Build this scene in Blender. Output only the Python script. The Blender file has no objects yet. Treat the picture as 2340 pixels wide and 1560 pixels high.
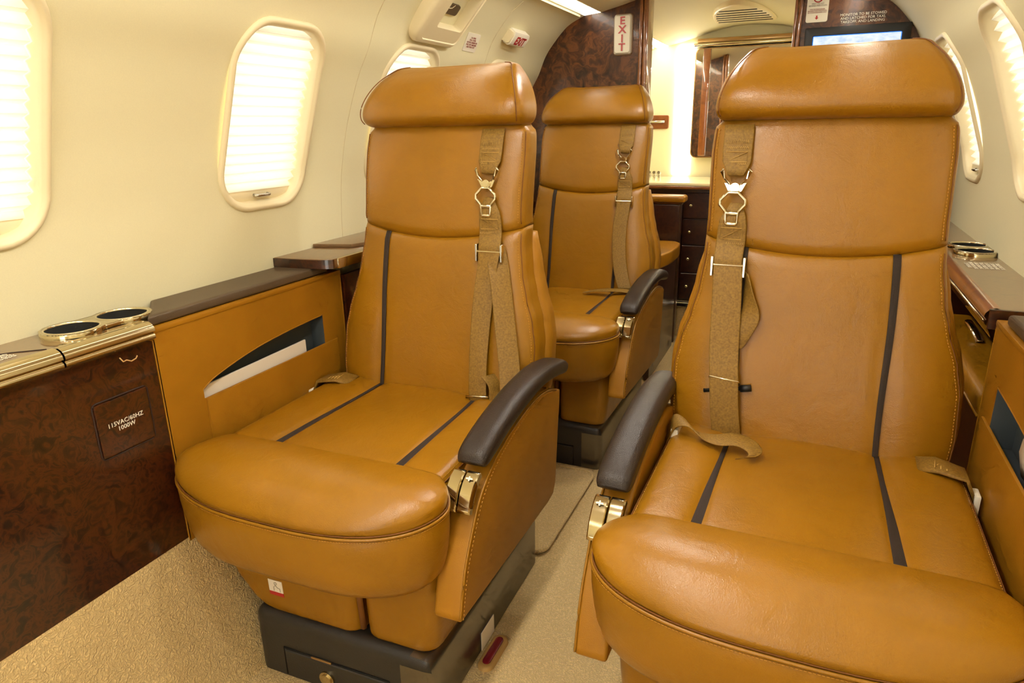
import bpy, bmesh, math, random
from mathutils import Vector, Matrix
random.seed(7)
sc = bpy.context.scene
COL = sc.collection

# ------------------------------------------------------------------ camera
cam_d = bpy.data.cameras.new('camera'); cam_d.sensor_width = 36.0
cam_d.lens = 1546.5 / 2340.0 * 36.0
cam_d.clip_start = 0.02
cam = bpy.data.objects.new('camera', cam_d); COL.objects.link(cam)
cam.location = (0, 0, 1.0)
cam.rotation_mode = 'QUATERNION'
from mathutils import Euler, Quaternion
cam.rotation_quaternion = Euler((math.radians(90 - 17.615), 0, math.radians(23.656))).to_quaternion() @ Quaternion((0, 0, 1), math.radians(-1.079))
sc.camera = cam

# ------------------------------------------------------------------ world, exposure
w = bpy.data.worlds.new('world'); sc.world = w; w.use_nodes = True
w.node_tree.nodes['Background'].inputs[0].default_value = (1.0, 0.97, 0.88, 1)
w.node_tree.nodes['Background'].inputs[1].default_value = 3.8
sc.view_settings.view_transform = 'Standard'
sc.view_settings.look = 'None'
sc.view_settings.gamma = 1.0
sc.view_settings.use_curve_mapping = False
sc.view_settings.exposure = 0.12
try:
    cy = sc.cycles
    cy.max_bounces = 6; cy.diffuse_bounces = 4; cy.glossy_bounces = 3; cy.transmission_bounces = 3
    cy.transparent_max_bounces = 6; cy.caustics_reflective = False; cy.caustics_refractive = False
    cy.use_adaptive_sampling = True; cy.adaptive_threshold = .1; cy.adaptive_min_samples = 12; cy.use_light_tree = False
except Exception:
    pass
STRIP_E = 6.0         # cabin ceiling strips
GALLEY_E = 34.0       # strips past the bulkhead
ADDED_E = 80.0         # round lamps added over the aisle for overhead light
PANEL_E = 9.0         # lit panel in the galley

# ------------------------------------------------------------------ materials
def nmat(name):
    m = bpy.data.materials.new(name); m.use_nodes = True
    nt = m.node_tree; b = nt.nodes['Principled BSDF']
    return m, nt, b
def node(nt, t, **kw):
    n = nt.nodes.new(t)
    for k, v in kw.items(): setattr(n, k, v)
    return n
def coords(nt, kind='Object'):
    return node(nt, 'ShaderNodeTexCoord').outputs[kind]
def noise(nt, vec, scale, detail=4, rough=.5, dist=0.0):
    n = node(nt, 'ShaderNodeTexNoise')
    n.inputs['Scale'].default_value = scale; n.inputs['Detail'].default_value = detail
    n.inputs['Roughness'].default_value = rough; n.inputs['Distortion'].default_value = dist
    nt.links.new(vec, n.inputs['Vector']); return n
def ramp(nt, fac, stops):
    r = node(nt, 'ShaderNodeValToRGB'); el = r.color_ramp.elements
    while len(el) > 1: el.remove(el[-1])
    el[0].position = stops[0][0]; el[0].color = (*stops[0][1], 1)
    for p, c in stops[1:]:
        e = el.new(p); e.color = (*c, 1)
    nt.links.new(fac, r.inputs[0]); return r.outputs[0]
def bump(nt, b, h, strength, dist, prev=None):
    n = node(nt, 'ShaderNodeBump'); n.inputs['Strength'].default_value = strength
    n.inputs['Distance'].default_value = dist
    nt.links.new(h, n.inputs['Height'])
    if prev: nt.links.new(prev, n.inputs['Normal'])
    nt.links.new(n.outputs[0], b.inputs['Normal']); return n.outputs[0]
def srgb(r, g, b):
    f = lambda c: (c / 255 / 12.92) if c / 255 <= .04045 else ((c / 255 + .055) / 1.055) ** 2.4
    return (f(r), f(g), f(b))

def leather(name, c, rough=.42, grain=650, gs=.25, wrinkle=.25, spec=.5, sheen=0.0):
    m, nt, b = nmat(name); v = coords(nt)
    n = noise(nt, v, 9, 4)
    hi = tuple(min(1, x * 1.08) for x in c); lo = tuple(x * .92 for x in c)
    nt.links.new(ramp(nt, n.outputs[0], [(.3, lo), (.7, hi)]), b.inputs['Base Color'])
    b.inputs['Roughness'].default_value = rough
    b.inputs['Specular IOR Level'].default_value = spec
    if sheen: b.inputs['Sheen Weight'].default_value = sheen; b.inputs['Sheen Roughness'].default_value = .35
    vo = node(nt, 'ShaderNodeTexVoronoi'); vo.inputs['Scale'].default_value = grain
    nt.links.new(v, vo.inputs['Vector'])
    p = bump(nt, b, vo.outputs['Distance'], gs, .0006)
    n2 = noise(nt, v, 26, 4, .55, .8)
    bump(nt, b, n2.outputs[0], wrinkle, .003, p)
    return m
def plain(name, c, rough=.5, metal=0.0, spec=.5, coat=0.0):
    m, nt, b = nmat(name)
    b.inputs['Base Color'].default_value = (*c, 1); b.inputs['Roughness'].default_value = rough
    b.inputs['Metallic'].default_value = metal; b.inputs['Specular IOR Level'].default_value = spec
    b.inputs['Coat Weight'].default_value = coat; b.inputs['Coat Roughness'].default_value = .05
    return m
def emit(name, c, s):
    m, nt, b = nmat(name)
    b.inputs['Base Color'].default_value = (*c, 1)
    b.inputs['Emission Color'].default_value = (*c, 1); b.inputs['Emission Strength'].default_value = s
    return m
def fabric(name, c, scale, bs, rough=.8, dist=.0006, var=.1):
    m, nt, b = nmat(name); v = coords(nt)
    n = noise(nt, v, scale, 3)
    nt.links.new(ramp(nt, n.outputs[0], [(.3, tuple(x * (1 - var) for x in c)), (.7, tuple(x * (1 + var) for x in c))]), b.inputs['Base Color'])
    b.inputs['Roughness'].default_value = rough; b.inputs['Specular IOR Level'].default_value = .2
    bump(nt, b, n.outputs[0], bs, dist)
    return m
def burl(name, stops, scale=11, coat=.8, vor=.38):
    m, nt, b = nmat(name); v = coords(nt)
    d = noise(nt, v, scale * .7, 3, .6)
    mx = node(nt, 'ShaderNodeMix', data_type='VECTOR'); mx.inputs[0].default_value = .16
    nt.links.new(v, mx.inputs[4]); nt.links.new(d.outputs['Color'], mx.inputs[5])
    a = noise(nt, mx.outputs[1], scale * 2.4, 9, .62, 1.6)
    vo = node(nt, 'ShaderNodeTexVoronoi', feature='SMOOTH_F1'); vo.inputs['Scale'].default_value = scale * 5
    nt.links.new(mx.outputs[1], vo.inputs['Vector'])
    s = node(nt, 'ShaderNodeMath', operation='MULTIPLY_ADD'); s.inputs[1].default_value = vor
    nt.links.new(vo.outputs['Distance'], s.inputs[0]); nt.links.new(a.outputs[0], s.inputs[2])
    lo = noise(nt, v, 3.2, 3, .6)
    s2 = node(nt, 'ShaderNodeMath', operation='MULTIPLY_ADD'); s2.inputs[1].default_value = .36
    nt.links.new(lo.outputs[0], s2.inputs[0]); nt.links.new(s.outputs[0], s2.inputs[2])
    s3 = node(nt, 'ShaderNodeMath', operation='SUBTRACT'); s3.inputs[1].default_value = .18
    nt.links.new(s2.outputs[0], s3.inputs[0])
    nt.links.new(ramp(nt, s3.outputs[0], stops), b.inputs['Base Color'])
    b.inputs['Roughness'].default_value = .3
    b.inputs['Coat Weight'].default_value = coat; b.inputs['Coat Roughness'].default_value = .04
    return m
def carpet(name, c):
    m, nt, b = nmat(name); v = coords(nt, 'Object')
    vo = node(nt, 'ShaderNodeTexVoronoi'); vo.inputs['Scale'].default_value = 240
    nd = noise(nt, v, 60, 2); mx = node(nt, 'ShaderNodeMix', data_type='VECTOR'); mx.inputs[0].default_value = .03
    nt.links.new(v, mx.inputs[4]); nt.links.new(nd.outputs['Color'], mx.inputs[5])
    nt.links.new(mx.outputs[1], vo.inputs['Vector'])
    n2 = noise(nt, v, 190, 3, .6); n3 = noise(nt, v, 7, 2)
    ad = node(nt, 'ShaderNodeMath', operation='MULTIPLY_ADD'); ad.inputs[1].default_value = .6
    nt.links.new(n2.outputs[0], ad.inputs[0]); nt.links.new(vo.outputs['Distance'], ad.inputs[2])
    a3 = node(nt, 'ShaderNodeMath', operation='MULTIPLY_ADD'); a3.inputs[1].default_value = .35
    nt.links.new(n3.outputs[0], a3.inputs[0]); nt.links.new(ad.outputs[0], a3.inputs[2])
    nt.links.new(ramp(nt, a3.outputs[0], [(.35, tuple(min(.95, x * 1.12) for x in c)), (1.2, tuple(x * .70 for x in c))]), b.inputs['Base Color'])
    b.inputs['Roughness'].default_value = .95; b.inputs['Specular IOR Level'].default_value = .05
    b.inputs['Sheen Weight'].default_value = .25
    inv = node(nt, 'ShaderNodeMath', operation='SUBTRACT'); inv.inputs[0].default_value = 1
    nt.links.new(ad.outputs[0], inv.inputs[1])
    bump(nt, b, inv.outputs[0], .7, .003)
    return m

LEATHER = leather('tan_leather', srgb(150, 102, 14), .30, wrinkle=.4)
LEATHER_P = leather('tan_panel_leather', srgb(158, 107, 20), .44, wrinkle=.05, spec=.35)
DARK_L = leather('dark_brown_leather', srgb(47, 37, 31), .36, gs=.5, wrinkle=.05, spec=.4)
PAD_SHEEN = leather('sheen_tinted_pad_leather', srgb(88, 72, 54), .45, gs=.4, wrinkle=.05, spec=.4)  # dark pad leather lightened, the cream wall's reflection put into its colour
STRIP_M = fabric('dark_strip_cloth', srgb(58, 48, 42), 900, .5)
STITCH = plain('tan_thread', srgb(196, 140, 52), .7)
SEAM = plain('dark_seam_leather', srgb(120, 72, 20), .7)  # brown darker than the seat leather
BELT = None
m_, nt_, b_ = nmat('belt_webbing'); v_ = coords(nt_)
wv = node(nt_, 'ShaderNodeTexWave', wave_type='BANDS', bands_direction='Z'); wv.inputs['Scale'].default_value = 260
nt_.links.new(v_, wv.inputs['Vector']); n_ = noise(nt_, v_, 300, 2)
nt_.links.new(ramp(nt_, n_.outputs[0], [(.3, srgb(120, 88, 27)), (.7, srgb(148, 112, 40))]), b_.inputs['Base Color'])
b_.inputs['Roughness'].default_value = .6; bump(nt_, b_, wv.outputs[0], .3, .0005); BELT = m_
BELT_TH = plain('belt_thread', srgb(206, 166, 90), .7)
GOLD = plain('champagne_gold', srgb(208, 194, 160), .12, 1.0)
GOLD_B = plain('bright_gold', srgb(226, 216, 190), .14, 1.0)
GOLD_D = plain('bronze_lacquer', srgb(176, 138, 84), .22, .6)
STEEL = plain('polished_steel', srgb(200, 196, 186), .22, 1.0)
BLACK = plain('black_plastic', srgb(26, 25, 24), .5)
WELL = plain('cup_well_black', srgb(30, 30, 27), .85)
BASE_M = leather('charcoal_base_plastic', srgb(46, 42, 38), .42, grain=500, gs=.3, wrinkle=.0)
POCKET = plain('slate_pocket_lining', srgb(58, 64, 66), .75)
WHITE_P = plain('white_plastic', srgb(238, 232, 214), .4)
CREAM_P = plain('cream_plastic', srgb(236, 222, 184), .38)
PAPER = plain('paper_white', srgb(232, 222, 206), .8)
RED = plain('red_print', srgb(186, 40, 40), .6)
RED_L = plain('red_lens', srgb(120, 22, 34), .25)
GREY_P = plain('grey_print', srgb(130, 120, 105), .7)
WHITE_T = plain('white_print', srgb(240, 234, 218), .7)
BROWN_T = plain('red_brown_print', srgb(150, 60, 45), .7)
SLOT = plain('vent_slot_black', srgb(18, 16, 14), .9)
GROOVE = plain('groove_dark', srgb(48, 26, 14), .7)
WALLSEAM = plain('wall_seam_tan', srgb(214, 200, 160), .9)
WALL = fabric('cream_wall_cloth', srgb(230, 222, 184), 500, .12, .75, .0006, .02)
CEIL = fabric('cream_ceiling', srgb(234, 226, 196), 300, .05, .7, .0005, .01)
WOOD = burl('burl_wood', [(.36, srgb(14, 6, 4)), (.52, srgb(36, 15, 7)), (.64, srgb(72, 33, 11)), (.74, srgb(50, 22, 9)), (.88, srgb(26, 10, 5))], 15)
WOOD2 = burl('bulkhead_burl', [(.36, srgb(40, 18, 9)), (.52, srgb(74, 38, 18)), (.64, srgb(112, 64, 31)), (.82, srgb(60, 29, 14))], 9, .35, .12)
WOOD_D = burl('dark_cabinet_burl', [(.30, srgb(24, 10, 6)), (.55, srgb(46, 20, 11)), (.8, srgb(62, 31, 16))], 12, .6)
TRIM_W = burl('trim_wood', [(.3, srgb(86, 44, 18)), (.6, srgb(142, 84, 38)), (.85, srgb(112, 62, 26))], 5, 1.0)
LEDGE_M = burl('ledge_lacquer', [(.3, srgb(98, 68, 38)), (.6, srgb(116, 84, 48)), (.85, srgb(106, 74, 42))], 14, 1.0)  # tan tone stands in for the cream wall mirrored in the lacquer
CARPET = carpet('beige_carpet', srgb(226, 195, 136))
COUNTER = plain('cream_stone_counter', srgb(244, 230, 184), .12)
MIRROR = plain('mirror_glass', srgb(235, 228, 212), .02, 1.0)
STRIP_L = emit('strip_light_glow', (1.0, .96, .88), STRIP_E)
STRIP_G = emit('galley_strip_glow', (1.0, .95, .84), GALLEY_E)
ADDED_L = emit('added_lamp_glow', (1.0, .95, .86), ADDED_E)
PANEL_L = emit('lit_panel_glow', (1.0, .93, .74), PANEL_E)
# blind: translucent pleated paper
BLIND, nt_, b_ = nmat('blind_paper')
tr = node(nt_, 'ShaderNodeBsdfTranslucent'); tr.inputs[0].default_value = (.74, .71, .62, 1)
df = node(nt_, 'ShaderNodeBsdfDiffuse'); df.inputs[0].default_value = (.88, .84, .74, 1)
ms = node(nt_, 'ShaderNodeMixShader'); ms.inputs[0].default_value = .45
nt_.links.new(df.outputs[0], ms.inputs[1]); nt_.links.new(tr.outputs[0], ms.inputs[2])
nt_.links.new(ms.outputs[0], nt_.nodes['Material Output'].inputs[0])
# clear film / clear acrylic
def clear(name, tint, gl):
    m, nt, b = nmat(name)
    t = node(nt, 'ShaderNodeBsdfTransparent'); t.inputs[0].default_value = (*tint, 1)
    g = node(nt, 'ShaderNodeBsdfGlossy'); g.inputs['Roughness'].default_value = .22; g.inputs[0].default_value = (.9, .86, .78, 1)
    ms = node(nt, 'ShaderNodeMixShader'); ms.inputs[0].default_value = gl
    nt.links.new(t.outputs[0], ms.inputs[1]); nt.links.new(g.outputs[0], ms.inputs[2])
    nt.links.new(ms.outputs[0], nt.nodes['Material Output'].inputs[0]); return m
FILM = clear('clear_film', (.95, .94, .9), .22)
GLASS = clear('window_acrylic', (.96, .97, .97), .04)
# television picture
SCREEN, nt_, b_ = nmat('tv_picture')
v_ = coords(nt_, 'Generated'); nz = noise(nt_, v_, 6, 5, .6)
cr = ramp(nt_, nz.outputs[0], [(.35, (.45, .62, 1)), (.5, (.72, .82, 1)), (.62, (.85, .9, 1)), (.75, (.35, .42, .40))])
nt_.links.new(cr, b_.inputs['Emission Color']); b_.inputs['Emission Strength'].default_value = 1.0
b_.inputs['Base Color'].default_value = (.02, .02, .03, 1)
SCREEN_E = emit('tv_blue_edge', (.03, .22, .95), 1.0)

# ------------------------------------------------------------------ mesh helpers
def link(name, verts, faces, mat, parent=None, smooth=True, flip=False, auto=None):
    me = bpy.data.meshes.new(name)
    if flip: faces = [tuple(reversed(f)) for f in faces]
    me.from_pydata([tuple(v) for v in verts], [], [tuple(f) for f in faces])
    me.validate(); me.update()
    if mat: me.materials.append(mat)
    if smooth:
        me.polygons.foreach_set('use_smooth', [True] * len(me.polygons))
        if auto is not None: me.set_sharp_from_angle(angle=math.radians(auto))
    o = bpy.data.objects.new(name, me); COL.objects.link(o)
    if parent: o.parent = parent
    return o
def mir(vf, on=True):
    if not on: return vf
    v, f = vf
    return [(-p[0], p[1], p[2]) for p in v], [tuple(reversed(q)) for q in f]
def merge(*vfs):
    V, F = [], []
    for v, f in vfs:
        k = len(V); V += list(v); F += [tuple(i + k for i in q) for q in f]
    return V, F
def loft(rings, closed=True, caps=(True, True)):
    n = len(rings[0]); V = [p for r in rings for p in r]; F = []
    for j in range(len(rings) - 1):
        for i in range(n if closed else n - 1):
            a = j * n + i; b = j * n + (i + 1) % n
            F.append((a, b, b + n, a + n))
    if closed and caps[0]: F.append(tuple(reversed(range(n))))
    if closed and caps[1]: F.append(tuple(range((len(rings) - 1) * n, len(rings) * n)))
    return V, F
def tube(path, r, n=8, closed=False, flat=1.0, up=(0, 0, 1)):
    P = [Vector(p) for p in path]; m = len(P); rings = []
    for k in range(m):
        if closed: t = P[(k + 1) % m] - P[k - 1]
        else: t = P[min(k + 1, m - 1)] - P[max(k - 1, 0)]
        t.normalize(); u = Vector(up)
        if abs(t.dot(u)) > .95: u = Vector((0, 1, 0)) if abs(t.y) < .9 else Vector((1, 0, 0))
        s = t.cross(u).normalized(); q = s.cross(t)
        rr = r[k] if isinstance(r, (list, tuple)) else r
        rings.append([P[k] + s * math.cos(2 * math.pi * i / n) * rr + q * math.sin(2 * math.pi * i / n) * rr * flat for i in range(n)])
    if closed: rings.append(rings[0]); return loft(rings, True, (False, False))
    return loft(rings)
def bm_vf(bm):
    bm.verts.index_update()
    v = [tuple(x.co) for x in bm.verts]; f = [tuple(x.index for x in q.verts) for q in bm.faces]
    bm.free(); return v, f
def rbox(x0, x1, y0, y1, z0, z1, bev=.003, seg=2, sel=None):
    bm = bmesh.new(); bmesh.ops.create_cube(bm, size=1)
    for v in bm.verts:
        v.co = Vector(((x0 + x1) / 2 + v.co.x * (x1 - x0), (y0 + y1) / 2 + v.co.y * (y1 - y0), (z0 + z1) / 2 + v.co.z * (z1 - z0)))
    if bev > 0:
        E = [e for e in bm.edges if sel is None or sel(e)]
        bmesh.ops.bevel(bm, geom=E, offset=bev, segments=seg, profile=.6, affect='EDGES')
    return bm_vf(bm)
def prism(outline, a0, a1, axis='x', bev=.0, seg=2):
    """outline: 2D points; axis x -> (y,z), y -> (x,z), z -> (x,y)"""
    def P(p, a): return (a, p[0], p[1]) if axis == 'x' else ((p[0], a, p[1]) if axis == 'y' else (p[0], p[1], a))
    bm = bmesh.new(); n = len(outline)
    A = [bm.verts.new(P(p, a0)) for p in outline]; B = [bm.verts.new(P(p, a1)) for p in outline]
    fa = bm.faces.new(A); fb = bm.faces.new(B)
    for i in range(n): bm.faces.new((A[i], A[(i + 1) % n], B[(i + 1) % n], B[i]))
    bmesh.ops.recalc_face_normals(bm, faces=bm.faces)
    if bev > 0:
        E = list(set(list(fa.edges) + list(fb.edges)))
        bmesh.ops.bevel(bm, geom=E, offset=bev, segments=seg, profile=.6, affect='EDGES')
    return bm_vf(bm)
def rrect(cx, cy, hx, hy, r, n=6):
    pts = []
    r = min(r, hx, hy)
    for qx, qy, a0 in ((1, 1, 0), (-1, 1, 90), (-1, -1, 180), (1, -1, 270)):
        for k in range(n + 1):
            a = math.radians(a0 + 90 * k / n)
            pts.append((cx + qx * (hx - r) + r * math.cos(a), cy + qy * (hy - r) + r * math.sin(a)))
    return pts
def dashes(path, n, ln, r):
    """n little stitches along a polyline"""
    P = [Vector(p) for p in path]; L = [0]
    for a, b in zip(P, P[1:]): L.append(L[-1] + (b - a).length)
    def at(s):
        s = max(0, min(L[-1], s))
        for k in range(len(P) - 1):
            if s <= L[k + 1]:
                t = (s - L[k]) / max(1e-9, L[k + 1] - L[k]); return P[k].lerp(P[k + 1], t)
        return P[-1]
    out = []
    for i in range(n):
        s = (i + .5) / n * L[-1]
        out.append(tube([at(s - ln / 2), at(s), at(s + ln / 2)], [r * .6, r, r * .6], 4))
    return merge(*out)
def ribbon(path, width, th, side=None):
    """flat strap: path of (point, side vector) or points with a common side vector"""
    rings = []; m = len(path)
    pts = [Vector(p[0]) if side is None else Vector(p) for p in path]
    for k in range(m):
        s = Vector(path[k][1] if side is None else side).normalized()
        t = (pts[min(k + 1, m - 1)] - pts[max(k - 1, 0)]).normalized()
        nrm = s.cross(t).normalized(); wd = (width[k] if isinstance(width, (list, tuple)) else width) / 2
        p = pts[k]
        rings.append([p - s * wd + nrm * th * .3, p - s * wd * .92 + nrm * th * .5, p + s * wd * .92 + nrm * th * .5, p + s * wd + nrm * th * .3,
                      p + s * wd - nrm * th * .3, p + s * wd * .92 - nrm * th * .5, p - s * wd * .92 - nrm * th * .5, p - s * wd - nrm * th * .3])
    return loft(rings)
def smooth_path(pts, n=6):
    """Catmull-Rom through points (any dimension, tuples)"""
    out = []; m = len(pts)
    for k in range(m - 1):
        p0, p1, p2, p3 = pts[max(k - 1, 0)], pts[k], pts[k + 1], pts[min(k + 2, m - 1)]
        for i in range(n):
            t = i / n
            out.append(tuple(.5 * (2 * b + (c - a) * t + (2 * a - 5 * b + 4 * c - d) * t * t + (3 * b - a - 3 * c + d) * t ** 3) for a, b, c, d in zip(p0, p1, p2, p3)))
    out.append(tuple(pts[-1])); return out
def lerp_tab(tab, x):
    if x <= tab[0][0]: return tab[0][1]
    for (a, va), (b, vb) in zip(tab, tab[1:]):
        if x <= b:
            t = (x - a) / (b - a); t = t * t * (3 - 2 * t) * .5 + t * .5
            return va + (vb - va) * t
    return tab[-1][1]
def text(name, s, size, origin, right, up, mat, parent=None, align='CENTER', lift=.0006, squeeze=1.0, bold=0.0):
    cu = bpy.data.curves.new(name, 'FONT'); cu.body = s; cu.size = size; cu.align_x = align; cu.align_y = 'CENTER'
    cu.extrude = .0002; cu.space_line = .95; cu.offset = bold; cu.resolution_u = 2
    tmp = bpy.data.objects.new('tmp_text', cu); COL.objects.link(tmp)
    dg = bpy.context.evaluated_depsgraph_get()
    me = bpy.data.meshes.new_from_object(tmp.evaluated_get(dg)); me.name = name
    bpy.data.objects.remove(tmp); bpy.data.curves.remove(cu)
    r = Vector(right).normalized(); u = Vector(up).normalized(); nn = r.cross(u).normalized(); u = nn.cross(r)
    o3 = Vector(origin)
    for v in me.vertices:
        c = v.co.copy(); v.co = o3 + r * c.x * squeeze + u * c.y + nn * (c.z + lift)
    me.materials.clear(); me.materials.append(mat)
    o = bpy.data.objects.new(name, me); COL.objects.link(o)
    if parent: o.parent = parent
    return o
def empty(name, loc=(0, 0, 0), rz=0, label=None, cat=None, group=None, kind=None):
    o = bpy.data.objects.new(name, None); o.empty_display_size = .05; COL.objects.link(o)
    o.location = loc; o.rotation_euler = (0, 0, rz); return tag(o, label, cat, group, kind)
def tag(o, label=None, cat=None, group=None, kind=None):
    if label: o['label'] = label
    if cat: o['category'] = cat
    if group: o['group'] = group
    if kind: o['kind'] = kind
    return o
def struct(o, label=None): return tag(o, label, kind='structure')

# ------------------------------------------------------------------ cabin section
XC = -.347
PROF = [(.735, .20), (.745, .45), (.745, .70), (.736, .85), (.722, .93), (.70, 1.01), (.66, 1.11), (.621, 1.178), (.595, 1.236), (.566, 1.277), (.510, 1.335), (.447, 1.366)]
PROF = smooth_path(PROF, 8)
def wall_dx(z):
    for (a, za), (b, zb) in zip(PROF, PROF[1:]):
        if z <= zb: return a + (b - a) * (z - za) / (zb - za)
    return PROF[-1][0]
def wp(side, Y, z, n=0.0):
    """point on the side wall, n metres inboard along the normal"""
    d = wall_dx(z); e = .004
    t = Vector((wall_dx(z + e) - wall_dx(z - e), 2 * e)).normalized()
    dx = d - n * t.y; zz = z + n * t.x
    return Vector((XC + side * dx, Y, zz))
def wframe(side, Y, z):
    p = wp(side, Y, z); e = .004
    up = (wp(side, Y, z + e) - wp(side, Y, z - e)).normalized()
    nrm = (wp(side, Y, z, .01) - p).normalized()
    return p, up, nrm
Y0, YB, YE = -1.35, 2.50, 3.72
WA, WB, WZ = .129, .183, 1.022     # window half width, half height, centre height
WIN_L = [-.70, -.06, .563, 1.152, 1.642, 2.17]
WIN_R = [-.70, -.06, .52, 1.06, 1.605, 2.165]
def in_rr(y, z, hx, hy, r):
    ax, az = abs(y), abs(z)
    if ax > hx or az > hy: return False
    if ax > hx - r and az > hy - r: return (ax - hx + r) ** 2 + (az - hy + r) ** 2 <= r * r
    return True
def side_wall(side, name, wins):
    zs = []; z = .20
    while z < 1.366: zs.append(z); z += .0105
    zs.append(1.366)
    ny = int((YE - Y0) / .012); ys = [Y0 + (YE - Y0) * i / ny for i in range(ny + 1)]
    V = [wp(side, y, z) for z in zs for y in ys]; F = []; n = len(ys)
    for j in range(len(zs) - 1):
        for i in range(n - 1):
            yc = (ys[i] + ys[i + 1]) / 2; zc = (zs[j] + zs[j + 1]) / 2
            if any(in_rr(yc - wc, zc - WZ, WA - .008, WB - .008, .075) for wc in wins): continue
            q = (j * n + i, j * n + i + 1, (j + 1) * n + i + 1, (j + 1) * n + i)
            F.append(q if side < 0 else tuple(reversed(q)))
    return struct(link(name, V, F, WALL))
wall_l = side_wall(-1, 'wall_left', WIN_L)
wall_r = side_wall(1, 'wall_right', WIN_R)
for sd, wl_, ylist in ((-1, wall_l, (1.42, 2.03)), (1, wall_r, (1.50,))):
    for ys in ylist:
        link('panel_seam', *tube([wp(sd, ys, .70 + (1.35 - .70) * k / 24, .0001) for k in range(25)], .0008, 6), WALLSEAM, wl_)

# ceiling between the two light strips
cp = smooth_path([(-.388, 1.372), (-.30, 1.392), (-.15, 1.43), (0, 1.445), (.15, 1.43), (.30, 1.392), (.388, 1.372)], 5)
V = []; F = []
nY = 40
for i in range(nY + 1):
    y = Y0 + (YE - Y0) * i / nY
    V += [(XC + p[0], y, p[1]) for p in cp]
k = len(cp)
for i in range(nY):
    for j in range(k - 1): F.append((i * k + j, (i + 1) * k + j, (i + 1) * k + j + 1, i * k + j + 1))
struct(link('ceiling', V, F, CEIL))
# strip lights: a channel along the cabin, one lit tube per window bay
def strip(side, y0, y1, label, glow=None):
    t = empty('strip_light', (XC + side * .418, y0, 1.37), 0, label, 'light', 'ceiling strip lights')
    prof = [(side * .035, -.012), (side * .03, .012), (side * .0, .022), (-side * .03, .010), (-side * .034, .0)]
    r = [[(p[0], 0, p[1]) for p in prof], [(p[0], y1 - y0, p[1]) for p in prof]]
    link('housing', *loft(r, False), CREAM_P, t)
    n = max(1, round((y1 - y0) / .55)); L = (y1 - y0) / n
    for i in range(n):
        link('lamp', *rbox(-.014, .014, i * L + .008, (i + 1) * L - .008, -.006, .004, .003, 2), glow or STRIP_L, t)
strip(-1, Y0 + .05, YB - .03, 'long warm white strip light above the left windows')
strip(1, Y0 + .05, YB - .03, 'long warm white strip light above the right windows')
strip(-1, YB + .08, YE - .05, 'short strip light past the bulkhead over the lavatory seat', STRIP_G)
strip(1, YB + .08, YE - .05, 'short strip light past the bulkhead behind the television', STRIP_G)
# round ceiling lamps over the aisle, unseen, added to light it from above
def disc(r, z, n=28): return [(r * math.cos(2 * math.pi * i / n), r * math.sin(2 * math.pi * i / n), z) for i in range(n)]
for yl in (-.95, -.55, .02, .42, .80, 1.58, 1.86):
    t = empty('added_lamp', (XC, yl, 1.443), 0, 'round lamp added in the cream headliner to light the aisle from above', 'light', 'added overhead lamps')
    link('bezel', *loft([disc(.078, .004), disc(.077, -.004), disc(.070, -.007), disc(.062, -.005), disc(.061, -.001)], True, (False, False)), CREAM_P, t, flip=True, auto=40)
    link('lens', *loft([disc(.0615, .001), disc(.060, -.003), disc(.04, -.0045)]), ADDED_L, t, flip=True)

# floor: flat aisle, carpet climbing the round lower hull on both sides
fl_ = [(.541, 0), (.548, .016), (.555, .03), (.583, .095), (.617, .19), (.643, .287), (.655, .31), (.79, .32)]
fp = [(-a, z) for a, z in reversed(fl_)] + [(-.45, 0), (-.2, 0), (0, 0), (.2, 0), (.45, 0)] + fl_
V = []; F = []; k = len(fp)
for i in range(nY + 1):
    y = Y0 + (YE - Y0) * i / nY
    V += [(XC + p[0], y, p[1]) for p in fp]
for i in range(nY):
    for j in range(k - 1): F.append((i * k + j, i * k + j + 1, (i + 1) * k + j + 1, (i + 1) * k + j))
struct(link('floor', V, F, CARPET, auto=35))

# ends of the cabin
def section_wall(name, y, mat, x0=None, x1=None, z0=0.0, thick=.02, mirror=False):
    """a bulkhead cut to the cabin section between x0 and x1"""
    full = [(XC - a, z) for a, z in PROF] + [(XC + p[0], p[1]) for p in cp] + [(XC + a, z) for a, z in reversed(PROF)]
    lo, hi = (x0 if x0 is not None else -9), (x1 if x1 is not None else 9)
    top = [p for p in full if lo <= p[0] <= hi]
    def zt(x):
        c = [p for p in [(XC + q[0], q[1]) for q in cp]]
        for (a, za), (b, zb) in zip(c, c[1:]):
            if a <= x <= b: return za + (zb - za) * (x - a) / (b - a)
        return 1.37
    ol = []
    if x0 is not None: ol += [(x0, z0), (x0, zt(x0))]
    else: ol += [(top[0][0], z0)]
    ol += top
    if x1 is not None: ol += [(x1, zt(x1)), (x1, z0)]
    else: ol += [(top[-1][0], z0)]
    return struct(link(name, *prism(ol, y, y + thick, 'y'), mat, smooth=False))
section_wall('wall_end', YE, WALL)
# unseen forward end behind the camera; door opening sized for its daylight
section_wall('wall_behind_left', Y0 - .02, WALL, x1=-.66)
section_wall('wall_behind_right', Y0 - .02, WALL, x0=-.06)
struct(link('wall_behind_top', *rbox(-.66, -.06, Y0 - .02, Y0, 1.25, 1.46, 0), WALL, smooth=False))

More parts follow.
